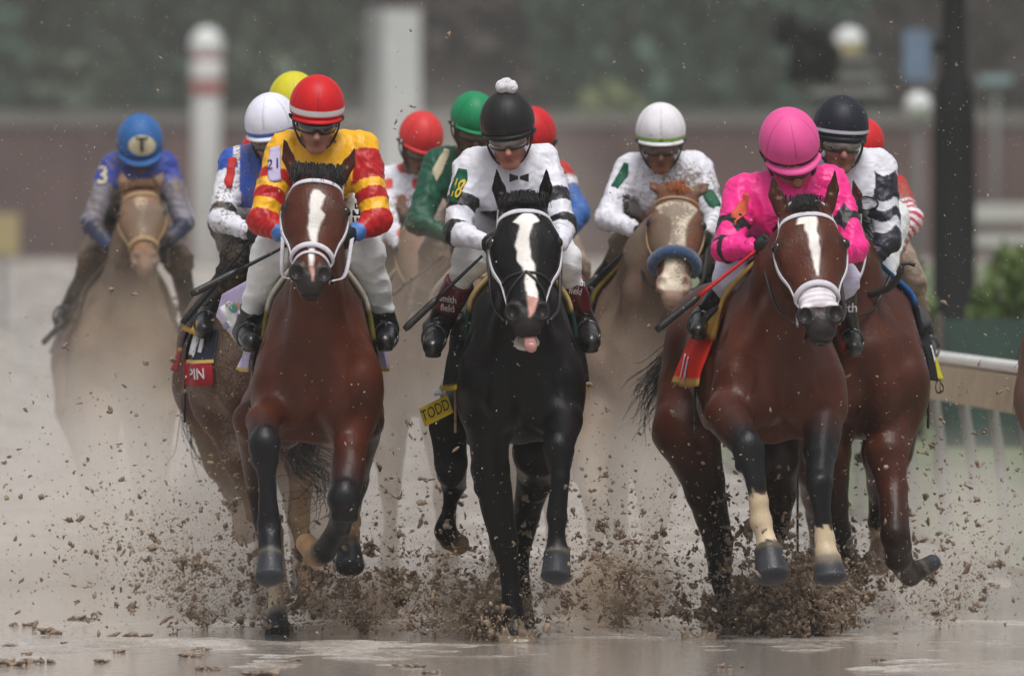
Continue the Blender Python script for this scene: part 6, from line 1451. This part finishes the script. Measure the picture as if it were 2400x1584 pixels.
# single clods in the sky area
r = np.random.default_rng(9)
for i, (u, v, rr_) in enumerate(((1052, 82, .010), (1047, 90, .006), (376, 135, .006), (370, 214, .007), (381, 217, .004), (963, 72, .006), (963, 250, .006), (972, 252, .006), (928, 285, .008), (926, 303, .006), (941, 260, .004), (1656, 262, .004), (1656, 180, .003))):
    pt = at(u, v, 48.6); vv_, ff_ = lumps(np.array([[0., 0, 0]]), np.array([rr_]), I2, r, 60 + i, rough=.45)
    o = mesh_obj('flying_clod', vv_, ff_, MUD); o.location = pt; tag(o, 'small clod of mud flying high against the blurred background', 'clod', 'clods flying above the riders')
# clods lying on the track
cl = [(120, 1480, .075), (310, 1490, .07), (45, 1462, .05), (180, 1448, .05), (395, 1503, .05), (150, 1508, .035), (30, 1555, .085), (110, 1550, .05), (245, 1548, .04), (290, 1525, .03), (440, 1535, .055), (500, 1566, .06), (470, 1520, .04), (620, 1580, .07), (15, 1512, .04), (700, 1545, .03), (955, 1560, .06), (1010, 1575, .04), (60, 1530, .03), (1700, 1560, .04), (2050, 1545, .035)]
for i, (u, v, rr_) in enumerate(cl):
    rr_ *= .72
    Y = CAMH * FPX / (v + 4 - HV); x = (u - 1200) / FPX * Y; rr2 = np.random.default_rng(200 + i)
    k2 = 7; P2 = np.stack([rr2.normal(0, rr_ * .75, k2), rr2.normal(0, rr_ * .8, k2), np.abs(rr2.normal(0, rr_ * .12, k2))], 1); R2 = rr_ * rr2.uniform(.22, .5, k2)
    vv_, ff_ = lumps(P2, R2, I3, rr2, 300 + i, rough=.4); vv_[:, 2] *= .5; vv_[:, 2] = np.maximum(vv_[:, 2], -.01)
    o = mesh_obj('mud_clod', vv_, ff_, MUD); o.location = (x, Y, .006); tag(o, 'low crumbled clod of mud lying on the wet track in the foreground', 'clod', 'clods lying on the track')
# splashes where hooves strike
SPL = vmat('muddy_water', rough=.15, spec=.6, var=.3, vscale=20, bump=.4, bscale=50, color=(.30, .23, .165))
def splash(u, v, Y, w, h, label, seed, drops=70):
    r = np.random.default_rng(seed); g_ = Field(); c_ = at(u, v, Y); c_[2] = 0
    g_.ell(c_ + [0, 0, .0], (w, w * .7, h * .28), k=.03)
    for i in range(22):
        a_ = r.uniform(0, 6.28); d = np.array([math.cos(a_), math.sin(a_) * .7, 0]); b0 = c_ + d * w * .5; g_.seg(b0, b0 + d * w * r.uniform(.2, .6) + [0, 0, h * r.uniform(.2, .9)], (.011, .009), (.003, .003), k=.015)
    V, F = g_.mesh(.0065); V = V + normals(V, F) * (snoise(V, 90, seed) * .004)[:, None]
    n = drops; P = c_ + np.stack([r.normal(0, w, n), r.normal(0, w * .7, n), np.abs(r.normal(h * .7, h * .4, n))], 1); v2, f2 = lumps(P, .004 * np.exp(r.normal(0, .5, n)), I1, r, 9, rough=.2)
    f2q = [tuple(q) for q in f2]; v, f = merge([(V, [tuple(q) for q in F]), (v2, f2q)])
    tag(root_mesh('splash', v, f, SPL, c_), label, 'splash', kind='stuff')
splash(1215, 1500, 49.0, .085, .11, 'splash of muddy water round the black horse\'s planted hoof', 1); splash(1705, 1480, 50.3, .12, .10, 'splash round the hind hoof of the pink rider\'s horse', 2); splash(650, 1486, 50.1, .085, .06, 'splash round the white hind pastern of the front left horse', 3); splash(1640, 1500, 49.4, .08, .05, 'low brown splash left of the pink rider\'s horse', 4, 30)

# ------------------------------------------------------------------ mist and haze
def volmat(name, dens, col, aniso=.2, het=False, nscale=1.6):
    m = bpy.data.materials.new(name); m.use_nodes = True; nt = m.node_tree; nt.nodes.clear(); L = nt.links.new
    o = nt.nodes.new('ShaderNodeOutputMaterial'); p = nt.nodes.new('ShaderNodeVolumePrincipled')
    p.inputs['Color'].default_value = (*col, 1); p.inputs['Density'].default_value = dens; p.inputs['Anisotropy'].default_value = aniso; L(p.outputs[0], o.inputs['Volume'])
    if het:      # billowing density that thins out towards the rim
        tc = N(nt, 'ShaderNodeTexCoord'); a = N(nt, 'ShaderNodeVectorMath', operation='SUBTRACT'); L(tc.outputs['Generated'], a.inputs[0]); a.inputs[1].default_value = (.5, .5, .5)
        ln = N(nt, 'ShaderNodeVectorMath', operation='LENGTH'); L(a.outputs[0], ln.inputs[0])
        fo = N(nt, 'ShaderNodeMapRange'); fo.interpolation_type = 'SMOOTHSTEP'; fo.inputs[1].default_value = .49; fo.inputs[2].default_value = .10; fo.inputs[3].default_value = 0; fo.inputs[4].default_value = 1; L(ln.outputs['Value'], fo.inputs[0])
        nz = N(nt, 'ShaderNodeTexNoise', i_Scale=nscale, i_Detail=4.0, i_Roughness=.6, i_Distortion=.4); L(tc.outputs['Object'], nz.inputs['Vector'])
        nr = N(nt, 'ShaderNodeMapRange'); nr.inputs[1].default_value = .36; nr.inputs[2].default_value = .66; nr.inputs[3].default_value = .05; nr.inputs[4].default_value = 2.1; L(nz.outputs[0], nr.inputs[0])
        m1 = N(nt, 'ShaderNodeMath', operation='MULTIPLY'); L(fo.outputs[0], m1.inputs[0]); L(nr.outputs[0], m1.inputs[1])
        m2 = N(nt, 'ShaderNodeMath', operation='MULTIPLY'); L(m1.outputs[0], m2.inputs[0]); m2.inputs[1].default_value = dens; L(m2.outputs[0], p.inputs['Density'])
    return m
def mist(u, v, Y, ru, rv, ry, dens, label, col=(.94, .90, .855), ns=2.2):
    c_ = at(u, v, Y); V, F = ico(3); q = V * np.array([ru * mpp(Y), ry, rv * mpp(Y)])
    o = mesh_obj('spray_mist', q, F, volmat('mist_%d' % int(u), dens, col, het=True, nscale=ns)); o.location = c_; tag(o, label, 'mist', kind='stuff')
scene.cycles.volume_step_rate = 1.0; scene.cycles.volume_max_steps = 256
mist(200, 1190, 57.0, 560, 470, 2.0, .62, 'thick brown mist of spray hiding the legs of the far left horse')
mist(560, 1290, 53.0, 430, 360, 1.2, .95, 'mist of spray behind the front left horse')
mist(1000, 1120, 53.6, 330, 560, 1.3, .75, 'mist of spray between the front left horse and the black horse')
mist(1480, 1230, 52.6, 380, 420, 1.2, .95, 'mist of spray round the legs of the muddy chestnut horse')
mist(2230, 1290, 53.6, 480, 350, 1.6, .75, 'mist of spray at the lower right in front of the rail')
mist(1850, 1400, 51.4, 330, 230, .6, 1.0, 'low mist of spray behind the pink rider\'s horse')
mist(990, 520, 60.5, 560, 420, 2.4, .22, 'thin mist above the riders at the back')
mist(300, 860, 58.3, 260, 330, .8, .85, 'brown dust in front of the far left horse', (.72, .60, .48))
mist(230, 1290, 57.2, 430, 330, 1.2, 1.0, 'dense low mist where the far left horse gallops')
mist(975, 760, 52.6, 190, 330, .8, .75, 'brown dust in the gap between the two leading horses', (.62, .52, .43), 3)
mist(1480, 930, 52.4, 220, 260, .8, .45, 'brown dust in front of the muddy chestnut horse', (.62, .52, .43), 3)
BRN = (.70, .56, .42)
mist(1120, 1440, 49.8, 140, 110, .35, 5.5, 'brown burst of spray behind the black horse\'s planted hoof', BRN, 5)
mist(860, 1430, 50.4, 210, 130, .35, 4.0, 'brown burst of spray between the two leading horses', BRN, 5)
mist(1860, 1420, 50.2, 190, 140, .35, 5.5, 'brown burst of spray under the pink rider\'s horse', BRN, 5)
mist(1440, 1400, 50.9, 210, 150, .4, 3.2, 'brown burst of spray right of the black horse', BRN, 5)
v, f = box(-90, 90, -3, 420, -1.5, 19); hz = mesh_obj('haze', v, f, volmat('haze', .00038, (.88, .88, .86), .1), smooth=False); tag(hz, 'even grey haze over the whole course', 'haze', kind='stuff')
